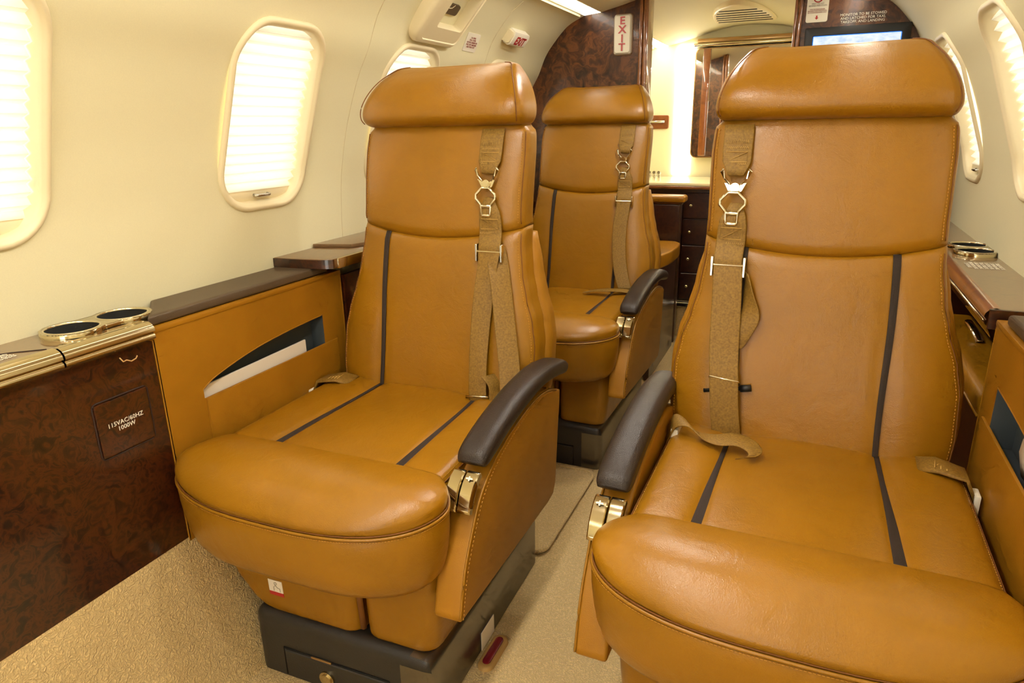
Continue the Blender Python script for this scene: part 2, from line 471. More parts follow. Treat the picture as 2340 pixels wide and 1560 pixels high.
# ------------------------------------------------------------------ windows
def window(side, idx, yc, label):
    root = struct(empty('window_%d' % idx, (wp(side, yc, WZ)), 0), label)
    o = Vector(root.location)
    def ring(off, n):
        return [wp(side, yc + y, WZ + z, n) - o for y, z in rrect(0, 0, WA - off, WB - off, max(.012, .082 - off), 9)]
    prof = [(0, -.001), (.0006, .003), (.003, .006), (.007, .007), (.0105, .006), (.0125, .003), (.0135, .0025), (.0155, .0005), (.0175, -.004), (.019, -.014), (.020, -.05)]
    link('window_frame', *loft([ring(a, b) for a, b in prof], True, (False, False)), CREAM_P, root, flip=(side > 0))
    # pleated blind
    npl = 17; zb, zt = -WB + .040, WB - .012; hy = WA - .0208
    V = []; F = []
    rows = npl * 2 + 1
    for j in range(rows):
        z = zb + (zt - zb) * j / (rows - 1); n = -.011 - (.012 if j % 2 else 0)
        V += [wp(side, yc - hy, WZ + z, n) - o, wp(side, yc + hy, WZ + z, n) - o]
    for j in range(rows - 1): F.append((2 * j, 2 * j + 1, 2 * j + 3, 2 * j + 2))
    link('pleated_blind', V, F, BLIND, root, smooth=False, flip=(side > 0))
    # bottom rail and pull
    pr = [(zb - .022, -.022), (zb - .022, -.014), (zb - .011, -.010), (zb, -.014), (zb, -.022)]
    rings = [[wp(side, yc + y, WZ + z, n) - o for z, n in pr] for y in (-hy, -hy * .5, 0, hy * .5, hy)]
    link('blind_rail', *loft(rings), CREAM_P, root, flip=(side > 0), auto=40)
    zp = zb - .010
    pts = [wp(side, yc + y, WZ + zp, n) - o for y, n in ((-.020, -.012), (-.020, -.003), (-.016, -.001), (0, -.001), (.016, -.001), (.020, -.003), (.020, -.012))]
    link('blind_pull', *tube(pts, .0032, 8), STEEL, root)
    V = [wp(side, yc + y, WZ + z, -.046) - o for y, z in rrect(0, 0, WA - .014, WB - .014, .07, 6)]
    link('pane', V, [tuple(range(len(V)))], GLASS, root, smooth=False)
    return root
LABW = {2: 'window with lowered pleated blind above the cup holders and wood panel', 3: 'window with lowered pleated blind above the padded sidewall armrest'}
for i, y in enumerate(WIN_L): window(-1, i + 1, y, LABW.get(i, 'cream framed window with lowered blind on the left wall'))
for i, y in enumerate(WIN_R): window(1, i + 7, y, 'cream framed window with lowered blind on the right wall')

# ------------------------------------------------------------------ side ledges and sidewall panels
XL, XR = -.990, .300          # faces of the sidewall cabinets
def figure8(y1, y2, r, n=40):
    """outline round two circles on the y axis (x, y)"""
    out = []
    c = (y2 - y1) / 2; ym = (y1 + y2) / 2
    for i in range(n * 2):
        a = 2 * math.pi * i / (2 * n)
        # superposed radial function of two circles, softened waist
        best = 0
        for cy in (-c, c):
            b = cy * math.sin(a); d = r * r - (cy * math.cos(a)) ** 2
            if d >= 0: best = max(best, b + math.sqrt(d))
        wst = r * .80 / max(.3, abs(math.cos(a)))
        if abs(math.sin(a)) * wst < c * .62: best = max(best, wst)
        out.append((best * math.cos(a), ym + best * math.sin(a)))
    return out
def ledge(side, xf, segs, cups, label, face_in=0.0):
    """side ledge: wood face, lacquered top with cup holes, gold nose rail. segs: y ranges where it shows"""
    t = empty('side_ledge', (xf, segs[0][0], .0), 0, label, 'side ledge')
    xi = -side   # inboard direction
    o = Vector(t.location)
    for (y0, y1) in segs:
        # face panel
        f = rbox(*sorted((xf + face_in * side, xf + side * (face_in + .012))), y0, y1, .26, .676, .0)
        link('wood_face', [Vector(p) - o for p in f[0]], f[1], WOOD, t, smooth=False)
        # top as a grid with the cup openings left out
        xw = XC + side * .748; nx = 20; ny = int((y1 - y0) / .006)
        V = []; F = []
        for j in range(ny + 1):
            y = y0 + (y1 - y0) * j / ny
            for i in range(nx + 1):
                V.append(Vector((xf + (xw - xf) * i / nx, y, .702)) - o)
        for j in range(ny):
            for i in range(nx):
                x = xf + (xw - xf) * (i + .5) / nx; y = y0 + (y1 - y0) * (j + .5) / ny
                if any((x - cx) ** 2 + (y - cy) ** 2 < (.0385) ** 2 for cx, cy in cups): continue
                a = j * (nx + 1) + i; q = (a, a + 1, a + nx + 2, a + nx + 1)
                F.append(q if side > 0 else tuple(reversed(q)))
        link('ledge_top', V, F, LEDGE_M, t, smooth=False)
    return t, o
def nose(parent, o, side, xf, y0, y1, mat, name='gold_rail', h=.034):
    pr = [(.004, .0015), (-.004, .001), (-.011, -.002), (-.016, -.008), (-.017, -.014), (-.013, -.0185), (-.0155, -.021), (-.0155, -.026), (-.010, -.030), (-.002, -h)]
    rings = [[Vector((xf + side * a, y, .702 + b)) - o for a, b in pr] for y in (y0, y1)]
    link(name, *loft(rings, False), mat, parent, flip=(side > 0), auto=50)
def cup_pair(parent, o, side, cx, ys, r=.0378):
    p = empty('cup_holder', (0, 0, 0)); p.parent = parent
    f8 = figure8(ys[0], ys[1], r + .0075, 32)
    top = [(cx + a, b) for a, b in f8]
    # rim plate as one ring per cup plus skirt outline
    skirt = [[Vector((cx + a * s, (b - (ys[0] + ys[1]) / 2) * s + (ys[0] + ys[1]) / 2, z)) - o for a, b in f8] for s, z in ((1.0, .700), (1.0, .7075), (.985, .710), (.95, .711))]
    link('rim_skirt', *loft(skirt, True, (False, False)), GOLD, p, flip=False, auto=40)
    # plate between rim and cups (grid, holes left out)
    V = []; F = []; n = 60; m = 90
    xs0, xs1 = cx - r - .012, cx + r + .012; ya, yb = ys[0] - r - .012, ys[1] + r + .012
    def inside(x, y):
        import bisect
        c = False; j = len(top) - 1
        for i in range(len(top)):
            xi_, yi_ = top[i]; xj_, yj_ = top[j]
            if (yi_ > y) != (yj_ > y) and x < (xj_ - xi_) * (y - yi_) / (yj_ - yi_) + xi_: c = not c
            j = i
        return c
    for j in range(m + 1):
        for i in range(n + 1): V.append(Vector((xs0 + (xs1 - xs0) * i / n, ya + (yb - ya) * j / m, .7108)) - o)
    for j in range(m):
        for i in range(n):
            x = xs0 + (xs1 - xs0) * (i + .5) / n; y = ya + (yb - ya) * (j + .5) / m
            if not inside(x, y): continue
            if any((x - cx) ** 2 + (y - yc) ** 2 < r * r for yc in ys): continue
            a = j * (n + 1) + i; F.append((a, a + 1, a + n + 2, a + n + 1))
    link('rim_plate', V, F, GOLD, p, smooth=False)
    for yc in ys:
        N = 40
        circ = lambda rr, z: [Vector((cx + rr * math.cos(2 * math.pi * i / N), yc + rr * math.sin(2 * math.pi * i / N), z)) - o for i in range(N)]
        link('cup_ring', *loft([circ(r + .003, .7106), circ(r + .0025, .7116), circ(r + .0005, .7118), circ(r - .0005, .711), circ(r - .0006, .7085)], True, (False, False)), GOLD_B, p)
        link('cup_well', *loft([circ(r - .0004, .709), circ(r - .002, .694), circ(r - .008, .634), circ(.001, .632)], True, (False, False)), WELL, p)
    return p

# --- left
cupL = [(-1.047, .663), (-1.047, .751)]
tl, oL = ledge(-1, XL, [(Y0 + .02, .752)], cupL, 'burl wood side ledge with gold rail and twin cup holders on the left wall')
nose(tl, oL, -1, XL, Y0 + .02, .594, GOLD)
nose(tl, oL, -1, XL, .597, .750, GOLD)
cup_pair(tl, oL, -1, -1.047, [.663, .751])
f = prism([(XL + .003, .626), (XL - .045, .628), (-1.094, .66), (-1.094, .86), (-1.05, .845), (XL + .003, .797)], .702, .7035, 'z')
# gold plate under the cup holder (cut round the cup wells by the rim above it)
V = []; F = []; n = 40; m = 70
pl = [(XL + .003, .598), (XL - .012, .61), (XL - .018, .68), (XL - .016, .750), (XL + .003, .750)]
link('gold_plate', [(p[0] - oL.x, p[1] - oL.y, .7032 - oL.z) for p in pl], [tuple(range(len(pl)))], GOLD, tl, smooth=False)
# table lid let into the ledge, with print
g = [(XL - .014, Y0 + .3), (XL - .010, .590), (XL - .045, .560), (XL - .066, .53), (XL - .066, Y0 + .3)]
link('lid_groove', *tube([(x - oL.x, y - oL.y, .7024) for x, y in g[1:]], .0009, 6), GROOVE, tl)
text('lid_print', 'TABLE MUST BE STOWED\nAND LATCHED FOR TAXI,\nTAKEOFF, AND LANDING', .0095, (XL - .032 - oL.x, .500 - oL.y, .7024), (0, 1, 0), (-1, 0, 0), WHITE_T, tl)
# outlet door in the wood
def outlet(side, xf, y0, y1, z0, z1, parent, o):
    d = rbox(*sorted((xf - side * .0025, xf + side * .004)), y0, y1, z0, z1, .002, 2)
    dd = link('outlet_door', [Vector(p) - o for p in d[0]], d[1], WOOD, parent, smooth=False)
    path = [Vector((xf - side * .0006, y, z)) - o for y, z in rrect((y0 + y1) / 2, (z0 + z1) / 2, (y1 - y0) / 2 + .002, (z1 - z0) / 2 + .002, .008, 5)]
    link('door_gap', *tube(path, .0013, 6, True), GROOVE, dd)
    text('door_print', '115VAC/60HZ\n1000W', .0105, Vector((xf - side * .003, (y0 + y1) / 2, (z0 + z1) / 2)) - o, (0, 1, 0) if side < 0 else (0, -1, 0), (0, 0, 1), WHITE_T, dd)
outlet(-1, XL, .630, .725, .505, .597, tl, oL)
# a chip in the lacquer
chip = [Vector((XL + .001, y, z)) - oL for y, z in ((.690, .658), (.695, .650), (.701, .651), (.709, .6465), (.718, .6485), (.721, .6525))]
link('lacquer_chip', *tube(chip, .0011, 5), plain('bare_wood', srgb(214, 170, 110), .9), tl)
# --- right ledge
cupR = [(.362, 1.832), (.362, 1.920)]
tr_, oR = ledge(1, XR, [(1.290, YB - .02)], cupR, 'burl wood side ledge with printed lid and twin cup holders on the right wall', .090)
nose(tr_, oR, 1, XR, 1.292, YB - .02, TRIM_W, 'wood_rail', .05)
link('gold_line', *tube([Vector((XR - .017, y, .682)) - oR for y in (1.293, 1.7, 2.3)], .0022, 6), GOLD_B, tr_)
cup_pair(tr_, oR, 1, .362, [1.832, 1.920])
link('end_cap', *[[Vector(p) - oR for p in q] if i == 0 else q for i, q in enumerate(rbox(XR - .012, .40, 1.285, 1.292, .669, .702, .001, 1))], WOOD, tr_, smooth=False)
text('lid_print', 'TABLE MUST BE\nSTOWED AND\nLATCHED FOR\nTAXI, TAKEOFF,\nAND LANDING\nMAXIMUM LOAD\n25 POUNDS', .0100, Vector((.350, 1.680, .7024)) - oR, (0, -1, 0), (1, 0, 0), WHITE_T, tr_)
# wood behind the left armrest
tl2, oL2 = ledge(-1, XL + .006, [(1.270, YB - .02)], [], 'burl wood side ledge behind the left sidewall armrest')
def slab(name, pts, z0, z1, mat, parent=None, bev=.003, o=Vector((0, 0, 0))):
    v, f = prism(pts, z0, z1, 'z', bev, 2)
    return link(name, [Vector(p) - o for p in v], f, mat, parent, smooth=True, auto=40)
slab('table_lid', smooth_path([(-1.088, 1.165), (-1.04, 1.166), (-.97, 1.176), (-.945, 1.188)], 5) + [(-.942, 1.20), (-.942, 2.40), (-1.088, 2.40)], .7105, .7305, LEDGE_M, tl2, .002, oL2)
slab('lid_edge_wood', smooth_path([(-1.09, 1.1635), (-1.04, 1.1645), (-.97, 1.1745), (-.944, 1.1865)], 5) + [(-.944, 1.20), (-1.09, 1.18)], .7095, .7290, WOOD, tl2, 0, oL2)
v, f = rbox(-.948, -.9385, 1.20, 2.40, .7075, .7305, .003, 2)
link('chrome_edge', [Vector(p) - oL2 for p in v], f, GOLD, tl2, auto=40)
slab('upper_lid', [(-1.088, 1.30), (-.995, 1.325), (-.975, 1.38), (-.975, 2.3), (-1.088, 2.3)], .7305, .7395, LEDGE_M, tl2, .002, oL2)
# low cabinet with a leather pad beyond the right armrest
cb = empty('low_cabinet', (.345, 1.30, .30), 0, 'low dark wood cabinet with tan leather cushion under the right ledge', 'cabinet')
oc = Vector(cb.location)
v, f = rbox(.306, .385, 1.285, 1.85, .28, .507, .002); link('body', [Vector(p) - oc for p in v], f, WOOD_D, cb, smooth=False)
v, f = rbox(.298, .385, 1.280, 1.85, .512, .557, .018, 5); link('cushion', [Vector(p) - oc for p in v], f, LEATHER, cb, auto=60)
link('piping', *tube([Vector((.2995, y, .516)) - oc for y in (1.285, 1.6, 1.845)], .0025, 6), LEATHER, cb)
link('latch', *tube([Vector(p) - oc for p in ((.352, 1.60, .560), (.346, 1.64, .574), (.346, 1.70, .576), (.352, 1.74, .562))], .008, 10, flat=.6), GOLD_B, cb)

# ------------------------------------------------------------------ padded sidewall armrests with pocket
def side_arm(side, xf, y0, y1, label):
    t = empty('sidewall_armrest', (xf, y0, .27), 0, label, 'armrest', 'padded sidewall armrests')
    o = Vector(t.location); zt = .686
    S = side
    def add(name, vf, mat, **kw): return link(name, [Vector(p) - o for p in vf[0]], vf[1], mat, t, **kw)
    ya, yb = y0 + .083, y1 - .078          # pocket
    # pocket mouth: lower edge and curved upper edge
    lo = [(ya, .532), (yb, .534)]
    up = smooth_path([(ya, .550), (ya + .035, .565), (ya + .13, .585), (ya + .24, .596), (yb, .601)], 8)
    # face as one sheet: frame around the pocket opening
    x = xf
    outer = [(y0, .27), (y1, .27), (y1, zt), (y0, zt)]
    V = []; F = []
    def vtx(y, z): V.append((x, y, z)); return len(V) - 1
    top_i = [vtx(y, z) for y, z in up]; topo = [vtx(y, zt) for y, z in up]
    for i in range(len(up) - 1): F.append((top_i[i], top_i[i + 1], topo[i + 1], topo[i]))
    a = vtx(y0, .27); b = vtx(ya, .27); c_ = vtx(yb, .27); d = vtx(y1, .27)
    e = vtx(y0, zt); f_ = vtx(y1, zt); g = vtx(ya, .532); h = vtx(yb, .534)
    F += [(a, b, g, top_i[0], topo[0], e), (c_, d, f_, topo[-1], top_i[-1], h), (b, c_, h, g)]
    if S > 0: F = [tuple(reversed(q)) for q in F]
    add('panel', (V, F), LEATHER_P, smooth=False)
    # edges
    pl = rbox(*sorted((xf + S * .0, xf + S * .012)), y0 - .001, y0 + .003, .27, zt + .001, .001, 1)
    add('front_edge', pl, LEATHER_P, smooth=False)
    add('end_edge', rbox(*sorted((xf - S * .0005, xf + S * .012)), y1 - .003, y1 + .001, .27, zt + .001, .001, 1), LEATHER_P, smooth=False)
    # lower pocket flap, slightly proud
    fl = prism([(ya + .002, .30), (y1 - .036, .30), (y1 - .036, .535), (ya + .002, .5315)], *sorted((xf - S * .0045, xf + S * .001)), 'x', .002, 2)
    add('pocket_flap', fl, LEATHER_P, auto=40)
    # pocket lining
    D = .035
    ring = up + [(yb, .534), (yb, .43), (ya, .43)]
    R = [[(xf + S * dd, y, z) for y, z in up + [(yb, .50), (ya, .50)]] for dd in (.0, D)]
    add('pocket_lining', loft(R, True, (False, True)), POCKET, smooth=False)
    lin = tube([(xf - S * .0003, y, z) for y, z in up], .0012, 6); add('pocket_edge', lin, LEATHER_P)
    # top rail of the panel and the dark pad
    add('top_rail', rbox(*sorted((xf + S * .088, xf - S * .002)), y0, y1, zt - .006, zt + .004, .003, 2), LEATHER_P, auto=40)
    xs = sorted((xf + S * .004, XC + S * .742))
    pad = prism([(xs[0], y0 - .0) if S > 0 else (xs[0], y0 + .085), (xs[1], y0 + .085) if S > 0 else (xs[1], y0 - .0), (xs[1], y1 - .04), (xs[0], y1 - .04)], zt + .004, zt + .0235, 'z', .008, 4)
    add('arm_pad', pad, PAD_SHEEN, auto=60)
    return t
armL = side_arm(-1, XL + .002, .754, 1.264, 'tan leather sidewall armrest with dark pad and curved pocket on the left')
armR = side_arm(1, XR - .002, .754, 1.272, 'tan leather sidewall armrest with dark pad and curved pocket on the right')
def booklet(loc, pts, th, mat, label, bend=None):
    o = empty('booklet', loc, 0, label, 'booklet')
    V, F = prism(pts, *th, 'x', .0008, 1)
    link('pages', [Vector(p) - Vector(loc) for p in V], F, mat, o, smooth=False)
    return o
bk = booklet((XL - .012, .84, .51), [(.842, .51), (1.135, .51), (1.135, .556), (.842, .550)], (XL - .014, XL - .009), PAPER, 'white booklet standing in the pocket of the left sidewall armrest')
# magazine in the right pocket: curled cover
mg = empty('magazine', (XR + .008, .95, .51), 0, 'white magazine curling out of the pocket of the right sidewall armrest', 'magazine')
om = Vector(mg.location)
rings = []
for k in range(9):
    y = .86 + .22 * k / 8
    base = XR + .014
    rings.append([(base + .006 * math.sin(z * 3 + k * .3) + (.016 * max(0, z - .55) * (k / 8)) , y, .51 + z * .075) for z in (0, .25, .5, .75, .9, 1.0)])
sheet = loft([[Vector(p) - om for p in r] for r in rings], False)
mo = link('cover', *sheet, PAPER, mg)
md = mo.modifiers.new('thick', 'SOLIDIFY'); md.thickness = .003
link('red_title', *tube([Vector((XR + .010, y, .575)) - om for y in (.96, .99, 1.02)], .006, 6, flat=.3), RED, mg)

# ------------------------------------------------------------------ the seats
def yf(z): return .100 + .1716 * (z - .417)          # front plane of the back
def bcx(z): return .013 * max(0, z - .42) / .58      # backrest sits a little to the aisle side
HW = [(.38, .212), (.43, .232), (.50, .239), (.57, .238), (.62, .229), (.67, .213), (.72, .201), (.78, .193), (.85, .190), (.96, .191), (1.01, .188)]
TH = [(.38, .12), (.60, .115), (.78, .085), (1.0, .072)]
def zseam(x): return .787 + .026 * min(1.4, (x / .19) ** 2)
SX = .119                                            # strips
def sq_ring(hw, n=72, e=5.0):
    """unit outline: returns (cos-like u in -1..1, v in 0..1 front..back)"""
    out = []
    for i in range(n):
        a = 2 * math.pi * i / n
        c, s = math.cos(a), math.sin(a)
        k = (abs(c) ** e + abs(s) ** e) ** (-1 / e)
        out.append((c * k, s * k))
    return out
def back_front_y(x, z, lower):
    """y of the upholstered front surface"""
    y = yf(z)
    hw = lerp_tab(HW, z); u = max(-1, min(1, (x - bcx(z)) / hw))
    y -= .010 * (1 - u * u)
    zs = zseam(x - bcx(z))
    d = abs(z - zs)
    y += .007 * math.exp(-(d / .010) ** 2)
    if lower:
        g = min(abs(x - SX - bcx(z)), abs(x + SX - bcx(z)))
        y += .0045 * math.exp(-(g / .008) ** 2)
        y -= .007 * math.exp(-((abs(x) - .175) / .05) ** 2) * max(0, min(1, (.78 - z) / .2))
        y += .005 * math.exp(-(x / .10) ** 2) * max(0, min(1, (.78 - z) / .2))
    else:
        y -= .007 * math.sin(math.pi * max(0, min(1, (z - .79) / .225)))
    return y
def back_part(lower):
    n = 120; ring = sq_ring(1, n, 5.5); rows = 44 if lower else 30; R = []
    for j in range(rows + 1):
        v = j / rows; pts = []
        for u, w_ in ring:
            za = .385 if lower else zseam(u * .19); zb = zseam(u * .19) if lower else 1.010
            if lower:
                ee = 0.0
                z = za + (zb - za) * v
            else:
                z = za + (zb - za) * v
            hw = lerp_tab(HW, z); th = lerp_tab(TH, z)
            # round over the ends
            shr = 1.0
            if not lower:
                t = max(0, (v - .90) / .10); shr = 1 - .05 * (1 - math.sqrt(max(0, 1 - t * t)))
                zz = z - .0
            else:
                t = max(0, (.10 - v) / .10); shr = 1 - .06 * (1 - math.sqrt(max(0, 1 - t * t)))
            x = bcx(z) + u * hw * shr
            fr = back_front_y(x, z, lower); yb = yf(z) + th
            ym = (fr + yb) / 2; hy = (yb - fr) / 2
            y = ym + w_ * hy * (shr if True else 1)
            if w_ < -.2: y = min(y, ym)  # front half follows the shaped surface
            pts.append((x, y, z))
        R.append(pts)
    # close the top with shrinking rings
    def cap(r, dz):
        out = []
        cx = sum(p[0] for p in r) / n; cy = sum(p[1] for p in r) / n
        for s, h in ((.97, .45), (.90, .85), (.75, 1.0)):
            out.append([(cx + (p[0] - cx) * (1 - (1 - s) * .45), cy + (p[1] - cy) * s, p[2] + dz * h) for p in r])
        return out
    if not lower: R += cap(R[-1], .010)
    return loft(R)
def back_shell():
    n = 64; ring = sq_ring(1, n, 4); R = []
    for j in range(25):
        z = .40 + (.795 - .40) * j / 24
        t = max(0, (j - 20) / 4); s = 1 - .05 * t * t
        hw = (lerp_tab(HW, z) + .011) * s; y0 = yf(z) + .050 + .01 * t * t; y1 = yf(z) + lerp_tab(TH, z) + .020
        R.append([(bcx(z) + u * hw, (y0 + y1) / 2 + w_ * (y1 - y0) / 2, z) for u, w_ in ring])
    return loft(R)
def headrest():
    n = 96; ring = sq_ring(1, n, 6.5); R = []
    tab = [(1.012, .166, .008, .050), (1.014, .176, -.010, .062), (1.020, .182, -.026, .070), (1.032, .1855, -.037, .075), (1.05, .184, -.040, .078), (1.07, .178, -.035, .079),
           (1.09, .169, -.024, .079), (1.108, .158, -.008, .078), (1.122, .147, .012, .074), (1.131, .139, .028, .068), (1.135, .130, .040, .060), (1.1365, .116, .046, .054)]
    tab = smooth_path(tab, 4)
    for z, hw, f, b in tab:
        cx = bcx(z); y0 = yf(z) + f; y1 = yf(z) + b; pts = []
        for u, w_ in ring:
            bow = .006 * (1 - u * u) if w_ < 0 else 0
            pts.append((cx + u * hw, (y0 + y1) / 2 + w_ * (y1 - y0) / 2 - bow, z - .004 * (1 - u * u) * max(0, (z - 1.1) / .036)))
        R.append(pts)
    return loft(R), tab
def head_seam(sg):
    """seam where the end panel of the headrest meets its face"""
    _, tab = headrest(); out = []
    for z, hw, f, b in tab[8:]:
        out.append((bcx(z) + sg * (hw * .955), yf(z) + f + .0015 - .0005, z))
    return out
def cushion():
    nx, ny = 72, 48; x1 = .224; xw = .244; ya, yb = -.262, .128; V = []; F = []
    def h(x, y):
        z = .462
        # puff of each of the three panels
        sx = SX + .010 * max(0, min(1, (.1 - y) / .32))
        for a, b in ((-xw, -sx), (-sx, sx), (sx, x1)):
            if a <= x <= b: z += .008 * max(0.0, math.sin(math.pi * (x - a) / (b - a))) ** .6 * (1 - .3 * max(0, -y / .26))
        g = min(abs(x - sx), abs(x + sx)); z -= .004 * math.exp(-(g / .008) ** 2)
        z -= .006 * math.exp(-((y - .04) / .10) ** 2) * math.exp(-(x / .13) ** 2)
        # rounded rim at the two sides
        e = max(0, ((x - (x1 - .022)) if x > 0 else (-x - (xw - .022))) / .022); z -= .020 * (1 - math.sqrt(max(0, 1 - e * e)))
        eb = max(0, (y - .085) / .05); z -= .010 * min(1, eb) ** 2
        return z
    for j in range(ny + 1):
        y = ya + (yb - ya) * j / ny
        for i in range(nx + 1):
            u = -1 + 2 * i / nx; u = math.copysign(abs(u) ** .85, u); x = u * (x1 if u > 0 else xw)
            V.append((x, y, h(x, y)))
    for j in range(ny):
        for i in range(nx):
            a = j * (nx + 1) + i; F.append((a, a + 1, a + nx + 2, a + nx + 1))
    # skirt
    per = [i for i in range(nx + 1)] + [(j) * (nx + 1) + nx for j in range(1, ny + 1)] + [ny * (nx + 1) + i for i in range(nx - 1, -1, -1)] + [j * (nx + 1) for j in range(ny - 1, 0, -1)]
    k = len(V)
    for p in per: V.append((V[p][0], V[p][1], .36))
    m = len(per)
    for i in range(m): F.append((per[i], k + i, k + (i + 1) % m, per[(i + 1) % m]))
    return (V, F), h
def bolster_outline(n=120):
    out = []
    # front superellipse from +x to -x through -y, then the back edge
    for i in range(n + 1):
        a = math.pi * i / n
        c, s = math.cos(a), math.sin(a)
        x = (.254 if c > 0 else .263) * math.copysign(abs(c) ** (2 / 2.6), c); y = -.300 - .118 * abs(s) ** (2 / 2.2)
        out.append((x, y))
    for k in range(1, 8):
        t = k / 8; out.append((-.263 + .026 * t * t, -.300 + .062 * t))
    m = 26
    for k in range(m + 1): out.append((-.237 + .452 * k / m, -.238))
    for k in range(7, 0, -1):
        t = k / 8; out.append((.254 - .039 * t * t, -.300 + .062 * t))
    return out
def bolster():
    O = bolster_outline(); C = (0, -.275); R = []
    n = len(O)
    def top(r, p):
        fr = max(0, min(1, (-.238 - p[1]) / .05))           # 0 at the back edge, 1 in front
        drop = .012 + .024 * fr - .008 * fr * min(1, abs(p[0]) / .25) ** 4
        e = max(0, (r - .55) / .45)
        x = C[0] + r * (p[0] - C[0]); y = C[1] + r * (p[1] - C[1])
        b = math.sin(math.pi * max(0, min(1, (-.235 - y) / .175)))
        return x, y, .4735 - drop * (1 - math.sqrt(max(0, 1 - e ** 2.2))) + .020 * max(0, b) * (1 - .35 * (x / .25) ** 2)
    for r in (.02, .15, .3, .45, .55, .64, .72, .79, .85, .90, .94, .97, .99, 1.0):
        R.append([top(r, p) for p in O])
    def low(d, z):
        pts = []
        for p, q in zip(O, R[13]):
            v = Vector((p[0] - C[0], p[1] - C[1])); L = v.length; s = (L - d) / L
            fr = max(0, min(1, (-.238 - p[1]) / .05))
            zz = z + (.024 * (1 - fr) + .008 * fr * min(1, abs(p[0]) / .25) ** 4) * max(0, min(1, (z - .395) / .03))
            pts.append((C[0] + v.x * s, C[1] + v.y * s, min(zz, q[2] - .0002)))
        return pts
    for d, z in ((.0035, .4365), (.003, .4325), (-.0005, .4235), (.0005, .400), (.004, .370), (.008, .348), (.015, .328), (.026, .314), (.042, .306), (.08, .303)):
        R.append(low(d, z))
    R.reverse()
    return loft(R)
def bolster_line(off, z):
    O = bolster_outline(); C = (0, -.275); out = []
    P = O[-7:] + O[:128]
    for p in P:
        v = Vector((p[0] - C[0], p[1] - C[1])); s = (v.length + off) / v.length
        fr = max(0, min(1, (-.238 - p[1]) / .05))
        out.append((C[0] + v.x * s, C[1] + v.y * s, z + .024 * (1 - fr) + .008 * fr * min(1, abs(p[0]) / .25) ** 4))
    return out
def shell_piece(xa, xb, yfr, zb, lw, rw):
    """skirt under the seat; lw/rw taper at the wall and aisle ends"""
    R = []
    for z, tp in ((zb, 1.0), (zb + .004, .82), (zb + .02, .62), (zb + .06, .34), (zb + .11, .10), (.315, 0.0), (.34, 0)):
        xl = xa + lw * tp; xr = xb - rw * tp
        R.append([(x, y, z) for x, y in rrect((xl + xr) / 2, (yfr + .006 * tp + .17) / 2, (xr - xl) / 2, (.17 - yfr - .006 * tp) / 2, .03, 5)])
    return loft(R)
ARM_OUT = smooth_path([(.178, .470), (.09, .497), (0, .500), (-.10, .485), (-.175, .462), (-.225, .430), (-.262, .380), (-.292, .325), (-.312, .256)], 6)
def arm():
    ol = ARM_OUT + [(-.309, .250), (.10, .236), (.135, .240), (.150, .262)]
    return prism(ol, .229, .279, 'x', .006, 3)
def arm_pad():
    spine = smooth_path([(-.208, .486, .30), (-.200, .493, .80), (-.17, .503, 1.0), (-.10, .520, 1.0), (0, .534, 1.0), (.09, .536, 1.0), (.17, .526, 1.0), (.215, .514, .85), (.228, .508, .35)], 5)
    R = []
    for y, z, s in spine:
        pts = []
        for u, w_ in sq_ring(1, 24, 3.2):
            hx = .0285 * (.75 + .25 * s); hz = .0175 * s
            pts.append((.2555 + u * hx, y + .006 * w_ * (1 if y > 0 else -1), z - .006 + w_ * hz))
        R.append(pts)
    return loft(R)
def petal(c, ang, L, W, ax, up, nrm):
    out = []
    for i in range(10):
        a = 2 * math.pi * i / 10
        x = L / 2 + L / 2 * math.cos(a); y = W / 2 * math.sin(a)
        q = Vector(ax) * (x * math.cos(ang) - y * math.sin(ang)) + Vector(up) * (x * math.sin(ang) + y * math.cos(ang))
        out.append(Vector(c) + q + Vector(nrm) * .0004)
    return out, [tuple(range(10))]
def button(x0, x1):
    """recline button on the sloping front of the arm, bowed"""
    P = smooth_path([(-.2175, .470), (-.232, .462), (-.247, .447), (-.258, .428), (-.262, .420)], 4)
    R = []
    for k, (y, z) in enumerate(P):
        t = Vector((P[min(k + 1, len(P) - 1)][0] - P[max(k - 1, 0)][0], P[min(k + 1, len(P) - 1)][1] - P[max(k - 1, 0)][1])).normalized()
        nrm = Vector((-abs(t.y), abs(t.x))) if True else None
        lift = .0065 * math.sin(math.pi * min(1, max(0, (k + .6) / len(P)))) ** .5 + .002
        a = [(x0, -.006), (x0, lift * .7), (x0 + .002, lift), (x1 - .002, lift), (x1, lift * .7), (x1, -.006)]
        R.append([(x, y + nrm.x * n_, z + nrm.y * n_) for x, n_ in a])
    return loft(R)
CACHE = {}
